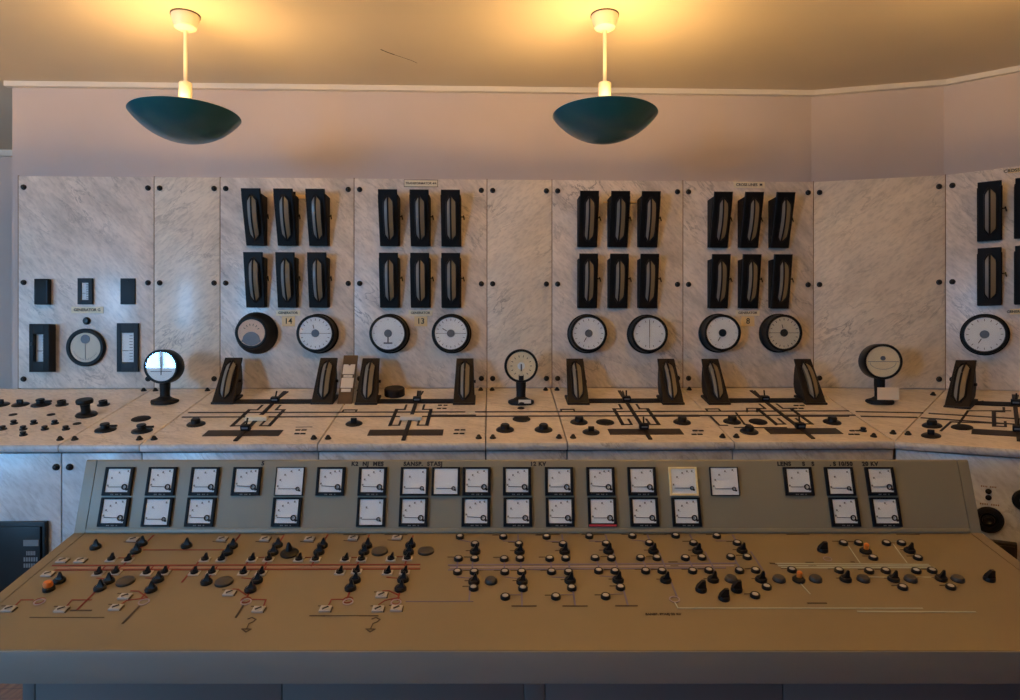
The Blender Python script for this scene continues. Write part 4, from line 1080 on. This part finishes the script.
# lettering over the meters
def plabel(px, py, body, size=0.021, cx=None, m='ink', sp=1.15):
    p = PN.pt(px, py)
    text(body, size, M[m], console, PNL.m @ T((p.x, -0.0006, p.z)) @ FACE, sp and 'panel_lettering', space=sp, bold=0.0011)
plabel(263, 463.5, '5'); plabel(367.5, 464, 'K2  NJ  MES'); plabel(423, 464, 'SANSP.  STASJ'); plabel(538, 464, '12 KV')
plabel(784, 464, 'LENS'); plabel(803.5, 464, 'S'); plabel(812.8, 464, 'S'); plabel(841, 464, ', S 10/50'); plabel(870, 464, '20 KV')

# panel meters
MS = 0.106
def meter_kit(op_w, op_h, up, bez, lowline, marks_a, ndl_ang=0.0, knob_=True, plain=False, name_strip='greyink', small=False):
    d = 0.012
    m = MB(); w = MS / 2
    z0, z1 = -op_h / 2 + up, op_h / 2 + up
    m.box(-w, -op_w / 2, -d, 0, -w, w, 0.0015); m.box(op_w / 2, w, -d, 0, -w, w, 0.0015)
    m.box(-op_w / 2 - 0.001, op_w / 2 + 0.001, -d, 0, z1, w, 0.0015); m.box(-op_w / 2 - 0.001, op_w / 2 + 0.001, -d, 0, -w, z0, 0.0015)
    yd_ = -d + 0.004
    dial = MB().box(-op_w / 2, op_w / 2, yd_, 0, z0, z1).mesh('dial')
    pvx, pvz = op_w * 0.33, z0 + op_h * 0.22
    mk = MB()
    R = op_w * 0.78
    for a in marks_a:
        an = math.radians(a); c = Vector((pvx - R * math.cos(an) * 0.98, 0, pvz + R * math.sin(an) * 0.9))
        c.x = max(-op_w * 0.42, min(op_w * 0.42, c.x)); c.z = min(z1 - 0.008, c.z)
        mk.box(c.x - 0.0028, c.x + 0.0028, yd_ - 0.0006, yd_, c.z - 0.0032, c.z + 0.0032)
        mk.box(c.x + 0.003, c.x + 0.0065, yd_ - 0.0006, yd_, c.z - 0.005, c.z - 0.0038)
    nd = MB().box(-op_w * 0.72, 0.002, yd_ - 0.003, yd_ - 0.0018, -0.0011, 0.0011, rot=Matrix.Rotation(math.radians(-ndl_ang), 3, 'Y'))
    for v in nd.b.verts: v.co.x += pvx; v.co.z += pvz
    k = [('bezel', m.mesh('bezel'), M[bez]), ('dial', dial, M['dial'], [('scale_marks', mk.mesh('scale_marks'), M['greyink'])] if not plain else []), ('needle', nd.mesh('needle'), M['ink'])]
    if knob_:
        q = MB(); s_ = 0.72 if small else 1.0
        for t0 in range(20):
            a = 2 * PI * t0 / 20; b = 2 * PI * (t0 + 1) / 20
            q.tube([(pvx + 0.0085 * s_ * math.cos(a), yd_ - 0.002, pvz + 0.0085 * s_ * math.sin(a)), (pvx + 0.0085 * s_ * math.cos(b), yd_ - 0.002, pvz + 0.0085 * s_ * math.sin(b))], 0.0026 * s_, 6)
        q.lathe([(0.0045 * s_, 0), (0.0045 * s_, 0.004), (0, 0.0042)], 14, (pvx + 0.0095 * s_, yd_, pvz - 0.009 * s_), '-y')
        k.append(('zero_adjuster', q.mesh('zero_adjuster'), M['ink']))
    if lowline:
        st = MB()
        for q in range(8):
            if (q * 7) % 3: st.box(-0.024 + q * 0.006, -0.020 + q * 0.006, -d - 0.0005, -d, -w + 0.0025, -w + 0.0065)
        if name_strip == 'redink': st.box(-w + 0.002, w - 0.002, -d - 0.0004, -d, -w + 0.001, -w + 0.0085)
        k.append(('bezel_legend', st.mesh('bezel_legend'), M[name_strip]))
    k.append(('cover_glass', MB().box(-op_w / 2, op_w / 2, -d + 0.0008, -d + 0.0012, z0, z1).mesh('cover_glass'), M['glass']))
    return k
ta = [(5, 35, 65, 95), (8, 28, 48, 68, 90), (4, 45, 92), (12, 40, 62, 78, 93)]
MK = [meter_kit(0.084, 0.086, 0.003, 'navy', True, ta[0]), meter_kit(0.084, 0.086, 0.003, 'navy', True, ta[1], -1.5), meter_kit(0.086, 0.092, 0.0, 'navy', False, ta[2], 0, small=True), meter_kit(0.084, 0.086, 0.003, 'navy', True, ta[3], -4)]
MKthin = meter_kit(0.1, 0.1, 0.0, 'navy', False, ta[1], 0, small=True)
MKyel = meter_kit(0.091, 0.091, 0.0, 'yellow', False, ta[3], 0, small=True)
MKblank = meter_kit(0.088, 0.094, 0.0, 'navy', False, (), 0, plain=True, small=True)
MKred = meter_kit(0.084, 0.086, 0.003, 'navy', True, ta[0], 0, name_strip='redink')
top = [(118, 0), (161, 1), (204, 0), (246, 3), (289, 'thin'), (331, 3), (372.7, 1), (414.7, 2), (446, 'blank'), (476.7, 1), (517, 1), (559, 0), (600.5, 3), (641.7, 0), (683, 'yel'), (724, 'thin'), (798, 0), (839.3, 2), (880, 0)]
bot = [(113.7, 1), (157, 2), (200, 1), (286, 1), (371.5, 2), (413.7, 1), (476, 3), (517.7, 0), (560, 1), (602, 'red'), (644, 1), (686, 1), (844, 1), (885, 0)]
kits = {'thin': MKthin, 'yel': MKyel, 'blank': MKblank, 'red': MKred}
zt_, zb_ = PN.pt(500, 481.5).z, PN.pt(500, 512.2).z
DESC = {0: 'black framed white panel meter', 1: 'black framed white panel meter', 2: 'narrow rimmed white panel meter', 3: 'black framed white panel meter'}
for row, lst, z in (('upper', top, zt_), ('lower', bot, zb_)):
    for k, (px, kd) in enumerate(lst):
        kit = kits.get(kd) or MK[kd]
        x = PN.pt(px + (1.0 if px < 320 else 0), 482.5 if row == 'upper' else 513).x
        d = {'thin': 'thin framed white panel meter', 'yel': 'yellow framed panel meter', 'blank': 'panel meter with blank white dial', 'red': 'panel meter with red strip below its dial'}.get(kd) or DESC[kd]
        spawn(kit, 'panel_meter', f'{d}, {ORD[k]} from left in the {row} console row', 'meter', PN.m @ T((x, 0, z)), 'square meters on the console panel')

# ---- instruments of the sloping desk
def kb(prof, n=20): return MB().lathe(prof, n).mesh('knob')
fin = MB().loft([[(-0.012, -0.006, 0.004), (0.012, -0.006, 0.004), (0.012, 0.006, 0.004), (-0.012, 0.006, 0.004)], [(-0.003, -0.004, 0.013), (0.009, -0.004, 0.013), (0.009, 0.004, 0.013), (-0.003, 0.004, 0.013)],
                  [(0.004, -0.003, 0.027), (0.010, -0.003, 0.027), (0.010, 0.003, 0.027), (0.004, 0.003, 0.027)]]).mesh('handle')
K_P = [('plate', MB().box(-0.017, 0.017, -0.014, 0.014, 0, 0.004, 0.001).mesh('plate'), M['white']), ('boss', kb([(0.0125, 0.004), (0.012, 0.010), (0, 0.0105)]), M['bakelite']), ('handle', fin, M['bakelite'])]
bfin = MB().loft([[(-0.017, -0.009, 0.010), (0.015, -0.009, 0.010), (0.015, 0.009, 0.010), (-0.017, 0.009, 0.010)], [(-0.006, -0.005, 0.017), (0.012, -0.005, 0.017), (0.012, 0.005, 0.017), (-0.006, 0.005, 0.017)],
                   [(0.004, -0.003, 0.038), (0.009, -0.003, 0.038), (0.009, 0.003, 0.038), (0.004, 0.003, 0.038)]]).mesh('handle')
K_B = [('base', kb([(0.021, 0), (0.021, 0.008), (0.018, 0.012), (0, 0.0125)], 26), M['bakelite']), ('handle', bfin, M['bakelite'])]
K_D = [('cap', kb([(0.027, 0), (0.028, 0.003), (0.027, 0.007), (0.022, 0.010), (0, 0.0112)], 30), M['capgrey']), ('foot_ring', kb([(0.029, 0), (0.029, 0.002), (0, 0.002)], 30), M['bakelite'])]
K_Ds = [('cap', kb([(0.019, 0), (0.02, 0.004), (0.019, 0.009), (0.015, 0.013), (0, 0.0145)], 26), M['capgrey']), ('foot_ring', kb([(0.021, 0), (0.021, 0.002), (0, 0.002)], 26), M['bakelite'])]
K_R = [('ring', MB().lathe([(0.0155, 0), (0.0155, 0.008), (0.0135, 0.0105), (0.0105, 0.0105), (0.010, 0.008), (0, 0.0078)], 26).mesh('ring'), M['bakelite']), ('lens', kb([(0.0098, 0.0079), (0.0095, 0.0105), (0.006, 0.0125), (0, 0.0132)], 22), M['lens'])]
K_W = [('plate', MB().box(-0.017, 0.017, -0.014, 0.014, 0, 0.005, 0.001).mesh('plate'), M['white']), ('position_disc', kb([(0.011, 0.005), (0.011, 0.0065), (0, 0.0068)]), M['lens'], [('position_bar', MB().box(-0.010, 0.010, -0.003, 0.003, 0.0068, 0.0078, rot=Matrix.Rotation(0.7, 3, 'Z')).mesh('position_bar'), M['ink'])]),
       ('edge_shadow_gap', MB().box(0.0175, 0.021, -0.014, 0.010, 0, 0.003).mesh('edge'), M['darkline'])]  # dark strip beside the plate stands in for its edge shade
K_W[2] = ('edge_shade_strip',) + K_W[2][1:]
K_O = [('base', kb([(0.018, 0), (0.018, 0.010), (0.015, 0.014), (0, 0.0145)], 26), M['bakelite']), ('orange_cap', kb([(0.014, 0.014), (0.0145, 0.024), (0.011, 0.030), (0, 0.032)], 24), M['orange'])]
K_Of = [('base', kb([(0.02, 0), (0.02, 0.007), (0.016, 0.010), (0, 0.0105)], 26), M['bakelite']), ('orange_cap', MB().lathe([(0.008, 0.009), (0.009, 0.026), (0.006, 0.03), (0, 0.031)], 18, (0.003, 0.004, 0)).mesh('cap'), M['orange'])]
hf = MB().loft([[(-0.02, -0.012, 0.014), (0.02, -0.012, 0.014), (0.02, 0.012, 0.014), (-0.02, 0.012, 0.014)], [(-0.016, -0.01, 0.026), (0.018, -0.01, 0.026), (0.018, 0.01, 0.026), (-0.016, 0.01, 0.026)],
                 [(0.002, -0.007, 0.048), (0.016, -0.007, 0.048), (0.016, 0.007, 0.048), (0.002, 0.007, 0.048)]]).mesh('handle')
K_H = [('base', kb([(0.024, 0), (0.025, 0.008), (0.022, 0.016), (0, 0.0165)], 28), M['bakelite']), ('handle', hf, M['bakelite'])]
K_K = [('base', kb([(0.031, 0), (0.032, 0.005), (0.027, 0.011), (0.013, 0.016), (0, 0.0165)], 32), M['bakelite']), ('handle', kb([(0.014, 0.014), (0.010, 0.027), (0.006, 0.040), (0.003, 0.044), (0, 0.0445)], 22), M['bakelite'])]
S = dict(P=(K_P, 'pointer_switch', 'black pointer switch on white plate', 'switch'), B=(K_B, 'control_switch', 'black round control switch', 'switch'), D=(K_D, 'blanking_disc', 'broad dark round cap', 'cap'),
         d=(K_Ds, 'blanking_disc', 'dark round cap', 'cap'), R=(K_R, 'signal_lamp', 'black ringed white signal lamp', 'lamp'), W=(K_W, 'position_indicator', 'white square position indicator', 'indicator'),
         O=(K_O, 'control_switch', 'orange capped black switch', 'switch'), o=(K_Of, 'control_switch', 'orange tipped black switch', 'switch'), H=(K_H, 'lever_switch', 'large black lever switch', 'switch'), K=(K_K, 'cone_switch', 'cone shaped knob on broad foot', 'knob'))
dev = {'red': '''
B 95.5 548;W 133 540;B 142 544.5;B 136 552;P 111.5 560;P 128 560.5;P 98.5 574;P 115.5 573;B 108.5 582;B 100 589;D 125.5 582;P 147 573.5;P 164.5 573;B 158 580.5;B 151 590.5
W 62.5 561;W 80.5 561;W 48 574.5;B 59.5 581.5;O 49 590;W 9 609.5;W 61.5 610;W 125 597;W 116 608;B 186.5 546.5;W 222 539.5;B 232.5 547;B 227.5 553.5;P 205 560;P 221.5 560;P 194.5 573.5;P 212 573
B 206.5 583;D 224 582.5;P 243.5 573.5;W 265 539.5;B 277.5 546;B 273 553.5;P 252 560;P 268.5 560;P 261 573.5;B 257 581.5;B 250.5 590.5;K 289.5 554;W 309.5 539.5;B 322.5 546.5;B 319 553;P 299 560;P 315.5 560
W 229.5 593.5;W 258.5 610;W 353 538.5;B 367 546.5;B 364 553;P 345.5 560;P 361.5 560;D 379.5 552;P 340 573;P 356.5 572;B 355 581;B 350.5 589;W 397 538;B 410.5 546;B 408.5 553;P 391 559.5;P 407.5 559
D 426 551.5;P 387.5 573;P 404.5 573;B 403 580.5;B 400.5 589.5;W 325.5 609.5;W 381.5 595.5;W 378 609.5;W 396.5 609''',
'violet': '''
R 460 537.7;R 503.3 537.7;R 475 545;B 475.2 552.5;R 519 545;B 519.5 552.5;R 458.5 559.7;R 474.7 559.7;R 504.2 560;R 520 559.7;R 457.5 573;R 474.2 573;B 474 582.5;d 491 581.8;R 504.8 573;R 521.6 573;B 522 582.5
R 473.5 589;R 523 589.5;R 505.3 598;R 546.5 537.7;R 589.3 537.2;R 563 545;B 564.5 552.5;R 549.7 559.7;R 565.7 559.4;R 595 559;R 551.5 572.8;R 568.5 573;B 570 581.5;R 571.7 589;R 555.8 597.8;R 598.6 572;R 605.6 597.5
R 606 544.5;B 608.5 552;R 632.3 537;R 675.5 536.7;B 609.3 0;R 649.3 544;B 653.3 552;R 611.4 559.2;R 640.5 558.9;R 656.8 558.9;R 685.4 559;R 615 572.3;B 618 581;R 645.6 572;R 662 572;B 665.8 581;R 620.5 588.5
R 716.7 537;R 693.4 544;B 697.5 552;R 737 544;B 742 551.5;R 701.8 558.5;R 730.7 558;R 747 558;R 692.5 572;R 708.8 571.5;B 713 580.5;R 739.4 571.7;R 755.5 571.3;B 761 580.5;H 701 590.5;H 736.5 590.5;H 724 599
d 731 580;R 766.5 588;R 755 596.5''',
'green': '''
H 822.5 551;R 843.3 544;R 791.8 571;o 798.5 580.5;d 779 580;d 815.5 579.9;R 839 571.5;B 845.5 580;R 858.5 544;o 865.5 552;R 873 558.7;R 886.3 544;R 901.4 544;B 909.5 551.5;R 917.6 558.7;R 869 572;R 885.5 571.8
B 893.5 580;d 863.2 579.9;R 916 572;R 902.5 588.3;d 910.5 580;R 932 571.7;B 941 579.5;d 957.7 580;R 950.5 588;H 989 580'''}
ROWS = [(533, 541.5, 'below the meter panel'), (541.5, 549, 'in the top switch row'), (549, 556, 'in the second switch row'), (556, 564, 'just above the {c} busbars'),
        (568, 577, 'just below the {c} busbars'), (577, 585.5, 'in the row under the {c} busbars'), (585.5, 593.2, 'in the lower {c} switch row'), (593.2, 604, 'in the second last {c} row'), (604, 616, 'in the last {c} row')]
alld = []
for c, txt in dev.items():
    for e in txt.replace('\n', ';').split(';'):
        e = e.split()
        if len(e) == 3 and float(e[2]) > 1: alld.append((c, e[0], float(e[1]), float(e[2])))
for c in dev:
    for kd in S:
        for lo, hi, where in ROWS:
            grp = sorted([d for d in alld if d[0] == c and d[1] == kd and lo <= d[3] < hi], key=lambda d: d[2])
            kit, nm, desc, cat = S[kd]
            for k, (_, _, px, py) in enumerate(grp):
                wh = where.format(c={'red': 'red', 'violet': 'violet', 'green': 'green'}[c])
                sect = '' if '{c}' in where else f', {c} diagram'
                lb = f'{desc}, {ORD[k] + " from left" if len(grp) > 1 else "the only one"} {wh}{sect}'
                p = TB.pt(px, py)
                spawn(kit, nm, lb, cat, TB.m @ T((p.x, p.y, 0)) @ Matrix.Scale({'H': 0.74, 'B': 0.9}.get(kd, 1.0), 4), f'{desc} set into the console desk')

# ---- coloured inlays of the desk
def inlay(segs, name, m, h=0.0012):
    q = MB()
    for pts, w in segs: q.ribbon([TB.pt(*p)[:2] for p in pts], w, h)
    return link(name, q.mesh(name), M[m], console, TBL.m)
def along(px, py0, py1):                 # a line straight up the desk through (px, py0)
    a = TB.pt(px, py0); b = TB.pt(px, py1)
    return (a.x, a.y), (a.x, TB.pt(500, py1).y)
inlay([([(53, 565.7), (419.5, 564.6)], 0.0065), ([(55, 570.2), (419.5, 569)], 0.0065)], 'red_busbar_pattern', 'red')
inlay([([(58, 568), (418.5, 566.8)], 0.0075)], 'pink_band_pattern', 'pink', 0.0008)
redsegs = [([(144, 550), (228, 550)], 0.0045)]
for a, b in (((115, 558), (128, 558)), ((254, 557.5), (268, 557.5)), ((301, 557.5), (315, 557.5)), ((347, 557.5), (361, 557.5)), ((393, 556.8), (407, 556.8)), ((97, 578.3), (106, 579)), ((146, 578), (155, 578.5)), ((242, 578), (254, 579)), ((387, 577.5), (400, 578.5))):
    redsegs.append(([a, b], 0.0035))
for pts in ([(66, 607), (72, 600), (91, 600)], [(131, 591), (138.5, 591.3), (147, 597.5)], [(120, 605), (127, 600.5), (147, 598)], [(233, 589.3), (238, 589.3), (246, 595)], [(252, 599.5), (266, 599.8), (263.5, 606)],
            [(328, 606.5), (331.5, 599.5), (344, 599.5)], [(383, 591), (389, 590.8), (399, 595.5)], [(379, 604.5), (385, 600.5), (399, 597.5)]):
    redsegs.append((pts, 0.004))
q = MB()
for pts, w in redsegs: q.ribbon([TB.pt(*p)[:2] for p in pts], w, 0.0012)
for px, a, b in ((153.5, 535.5, 566), (283.5, 536, 566), (327.5, 535, 566), (369, 535.5, 566), (413, 536, 566), (120.5, 567, 610), (169, 567, 598), (217, 567, 583), (266, 567, 596), (359.5, 567, 600), (406.5, 567, 600), (105, 567, 573), (153, 567, 573), (201, 559, 582), (250, 559, 573), (240, 535, 552)):
    q.ribbon(along(px, a, b), 0.0055, 0.0012)
for px, py in ((246, 600), (348, 600), (396, 601.5)):
    p = TB.pt(px, py); q.ring((p.x, p.y, 0), 0.013, 0.0165, 0.0015)
p = TB.pt(39.5, 601)
link('red_line', MB().ribbon([TB.pt(*e)[:2] for e in ((15, 606), (21, 600), (33, 600))], 0.004, 0.0012).ring((p.x, p.y, 0), 0.013, 0.0165, 0.0015).mesh('red_line'), M['red'], console, TBL.m)
link('red_line_pattern', q.mesh('red_line_pattern'), M['red'], console, TBL.m)
q = MB()
for px, py in ((246, 602), (348, 602), (396, 602.5), (39.5, 602), (144, 602), (674.5, 599.5), (827.5, 559)):
    p = TB.pt(px, py); q.ring((p.x, p.y, 0), 0.0125 if px < 700 else 0.012, 0.017 if px < 700 else 0.0145, 0.0016, 28)
link('pale_ring_pattern', q.mesh('pale_ring_pattern'), M['mauve'], console, TBL.m)
dk = [([(71, 610.5), (91, 610.5)], 0.005), ([(123, 623), (139, 606.5)], 0.006), ([(236, 617), (243, 606)], 0.006), ([(30, 617.5), (104, 617.5)], 0.0022), ([(310, 615.8), (325, 615.8)], 0.0035), ([(360, 615.8), (378, 615.8)], 0.0035), ([(325, 615.8), (360, 615.8)], 0.0012),
      ([(512, 606), (536, 606)], 0.004), ([(563, 606), (587, 606)], 0.004), ([(616, 605.8), (637, 605.8)], 0.005), ([(808, 603.2), (826, 603.2)], 0.005), ([(770.5, 563.3), (776, 563.8)], 0.007)]
for cx in (250, 374):      # loop-and-arrow marks
    dk += [([(cx - 2, 619), (cx + 2, 617.5), (cx + 6, 619.5), (cx + 3, 622), (cx - 1, 623.5), (cx - 3, 628)], 0.003), ([(cx - 8, 629), (cx + 1, 629.2)], 0.003), ([(cx - 8, 629), (cx - 4, 632), (cx + 1, 629.2)], 0.003)]
for c, kd, px, py in alld:
    if kd == 'R' and (int(px) % 3 != 1): dk.append(([(px - 10.5, py - 2.6), (px - 3, py - 2.6)], 0.0035))
    if kd == 'B' and c != 'red': dk.append(([(px - 9, py - 1.8), (px - 3, py - 1.8)], 0.003))
    if kd == 'W' and py > 590: dk.append(([(px - 7, py - 3.5), (px - 2, py - 3.5)], 0.003))
    if kd == 'W' and py < 545: dk.append(([(px - 9, py + 2), (px + 4, py + 3)], 0.003))
for a in (270, 352, 393, 545, 590, 652, 795, 905): dk.append(([(a - 8, 534.6), (a + 14, 534.6)], 0.004))
for a, b, y in ((669, 677, 562), (671, 678, 566), (806, 813, 562.5), (809, 816, 566), (851, 854, 562)): dk.append(([(a, y), (b, y)], 0.004))
for seg in dk: inlay([seg], 'legend_strip', 'darkline')
p = TB.pt(663.5, 614.2)
text('SANSP. STASJ 20 KV', 0.0125, M['darkline'], console, TBL.m @ T((p.x, p.y, 0.0004)), 'desk_lettering', bold=0.0006)
inlay([([(449, 565.1), (735, 563.4)], 0.0065), ([(449, 570), (725, 567.9)], 0.0065)], 'violet_busbar_pattern', 'violet')
inlay([([(451, 567.6), (733, 565.6)], 0.008)], 'mauve_band_pattern', 'mauve', 0.0008)
vl = []
for px, a, b in ((518, 535, 552), (562, 535, 552), (605.5, 535, 552), (647.5, 535, 552), (690, 535, 552), (732.5, 535, 552), (458, 560, 573), (474.5, 545, 601), (504.5, 560, 573), (520.5, 552, 606), (550.5, 560, 573), (567, 552, 605), (597, 560, 573), (613, 552, 605), (643, 560, 573), (659, 552, 597), (689, 560, 573), (705, 552, 574), (735, 560, 573), (751, 552, 574)):
    vl.append((along(px, a, b), 0.0055))
for s_ in ([(406, 601.5), (473, 601.5)], [(460, 540), (475, 543)], [(503, 541), (518, 542)], [(546, 541), (562, 542)], [(589, 541), (604, 541.5)], [(632, 540), (648, 541.5)], [(716, 541), (735, 541)], [(457, 577), (473, 578.5)], [(505, 577), (521, 579)], [(552, 577), (569, 578)], [(600, 576), (616, 577)], [(505, 595), (522, 594.8)], [(556, 595), (573, 594.5)], [(606, 594.5), (622, 594)]):
    vl.append(([TB.pt(*p)[:2] for p in s_], 0.0028))
for pts, w in vl: link('violet_line', MB().ribbon(pts, w, 0.0011).mesh('violet_line'), M['violet'], console, TBL.m)
inlay([([(776, 563.6), (928, 564.6)], 0.006), ([(782, 567.8), (934, 567.8)], 0.006), ([(779, 565.8), (930, 566.2)], 0.006), ([(678, 608.2), (922, 608.4)], 0.005), ([(858, 611.6), (975, 612)], 0.0055), ([(674.5, 602), (678, 608.2)], 0.004),
       ([(847, 544), (860, 563)], 0.003), ([(893, 544), (907, 563)], 0.003), ([(800, 583), (810, 594)], 0.004), ([(845, 541.5), (860, 541.5)], 0.002), ([(886, 541.5), (903, 541.5)], 0.002), ([(868, 577), (890, 577.5)], 0.003), ([(914, 577), (938, 577.5)], 0.003)], 'pale_green_busbar_pattern', 'green')

# ------------------------------------------------------------------ ceiling lamps
LE, LCOL, LH = 21, (1.0, 0.59, 0.21), 0.53
def lamp(px_can, depth, label, loc=None, power=None):
    if loc is None:
        d = at_depth(px_can, 13, depth); x, y = d.x, d.y
    else: x, y = loc
    root = thing('pendant_lamp', label, 'lamp', T((x, y, ZC)), 'teal bowl pendant lamps')
    link('ceiling_cup', MB().lathe([(0.03, -0.078), (0.052, -0.066), (0.066, -0.02), (0.068, -0.004), (0.068, 0.0), (0, 0)], 32).mesh('ceiling_cup'), M['porcelain'], root)
    link('rim_ring', MB().ring((0, 0, -0.006), 0.062, 0.0715, 0.006, 32).mesh('rim_ring'), M['darkline'], root)
    link('rod', MB().lathe([(0.0095, -0.345), (0.0095, -0.07), (0, -0.07)], 16).mesh('rod'), M['porcelain'], root)
    link('socket', MB().lathe([(0, -0.51), (0.031, -0.51), (0.032, -0.345), (0.029, -0.34), (0.01, -0.338), (0, -0.338)], 28).mesh('socket'), M['porcelain'], root)
    zr, R, dp = -0.503, 0.262, 0.133
    n = 14
    outp, inp = [], []
    for k in range(n + 1):
        a = k / n * PI / 2 * 0.97
        r = R * math.sin(k / n * 0.9) / math.sin(0.9); h = zr - dp * (math.cos(k / n * 0.9) - math.cos(0.9)) / (1 - math.cos(0.9))
        outp.append((r, h)); inp.append((max(0, r - 0.004), h + 0.005))
    bowl = MB().lathe(outp + [(R - 0.002, zr + 0.002)], 64)
    ob = link('bowl', bowl.mesh('bowl', 60), M['teal'], root)
    inn = MB().lathe([(r, h) for r, h in inp], 64)
    # open inside: drop the cap that closes the top
    for m_ in (inn,):
        tops = [f for f in m_.b.faces if len(f.verts) > 10]
        bmesh.ops.delete(m_.b, geom=tops, context='FACES')
    link('white_lining', inn.mesh('white_lining', 60), M['bowlin'], root)
    me = ob.data; bm = bmesh.new(); bm.from_mesh(me)
    bmesh.ops.delete(bm, geom=[f for f in bm.faces if len(f.verts) > 10], context='FACES'); bm.to_mesh(me); bm.free()
    link('bulb', MB().lathe([(0, -0.60), (0.02, -0.596), (0.034, -0.58), (0.036, -0.56), (0.028, -0.535), (0.018, -0.515), (0.018, -0.51), (0, -0.51)], 24).mesh('bulb'), M['bulb'], root)
    for k in range(3):
        a = 2 * PI * k / 3 + 0.5
        link('arm', MB().tube([(0.02 * math.cos(a), 0.02 * math.sin(a), -0.47), ((R - 0.01) * math.cos(a), (R - 0.01) * math.sin(a), zr + 0.0)], 0.003, 8).mesh('arm'), M['porcelain'], root)
    L = bpy.data.lights.new('bulb_light', 'POINT'); L.energy = power or LE; L.color = LCOL; L.shadow_soft_size = 0.045
    lo = bpy.data.objects.new('bulb_light', L); COL.objects.link(lo); lo.location = (x, y, ZC - 0.50)
    lo.location = (x, y - 0.075, ZC - LH)
    return root
lamp(185.5, 3.46, 'teal bowl pendant lamp nearer the free end of the wall')
lamp(604.8, 3.46, 'teal bowl pendant lamp above the slab without plates')
lamp(0, 0, 'teal bowl pendant lamp beyond the frame towards the angled wing', loc=(2.62, 2.62))
lamp(0, 0, 'added unseen teal bowl pendant lamp over the desk towards the red diagram', loc=(-1.0, 1.25), power=95)  # added out of view as warm fill for desk, ledge and marble
lamp(0, 0, 'added unseen teal bowl pendant lamp over the desk towards the pale green diagram', loc=(1.25, 1.25), power=95)  # its added counterpart, warms the right half of desk and panel
lamp(0, 0, 'added unseen teal bowl pendant lamp in line with the two over the switchboard', loc=(-3.75, 3.5))  # added beyond the frame to brighten the left marble and wall
lamp(0, 0, 'added unseen teal bowl pendant lamp in the space beyond the free end of the wall', loc=(-5.4, 5.2), power=14)  # added out of sight to lighten the far wall

bpy.context.view_layer.update()
dg = bpy.context.evaluated_depsgraph_get()
for o in [o for o in bpy.data.objects if o.type == 'FONT']:
    me = bpy.data.meshes.new_from_object(o.evaluated_get(dg))
    n = bpy.data.objects.new('lettering', me); COL.objects.link(n)
    n.parent = o.parent; n.matrix_basis = o.matrix_basis.copy()
    bpy.data.objects.remove(o)

# ------------------------------------------------------------------ world, camera, view
wd = bpy.data.worlds.new('sky'); SC.world = wd; wd.use_nodes = True
bg = wd.node_tree.nodes['Background']
bg.inputs['Color'].default_value = (0.45, 0.68, 1.0, 1); bg.inputs['Strength'].default_value = 1.5
cd = bpy.data.cameras.new('camera'); cam = bpy.data.objects.new('camera', cd); COL.objects.link(cam)
cd.sensor_width = 36.0; cd.lens = F / 1020 * 36.0; cd.clip_start = 0.05
cam.location = CAM; cam.rotation_euler = (PI / 2, 0, -YAW)
SC.camera = cam
SC.view_settings.view_transform = 'Standard'; SC.view_settings.look = 'None'
SC.view_settings.gamma = 1.0; SC.view_settings.use_curve_mapping = False
SC.view_settings.exposure = 0.0
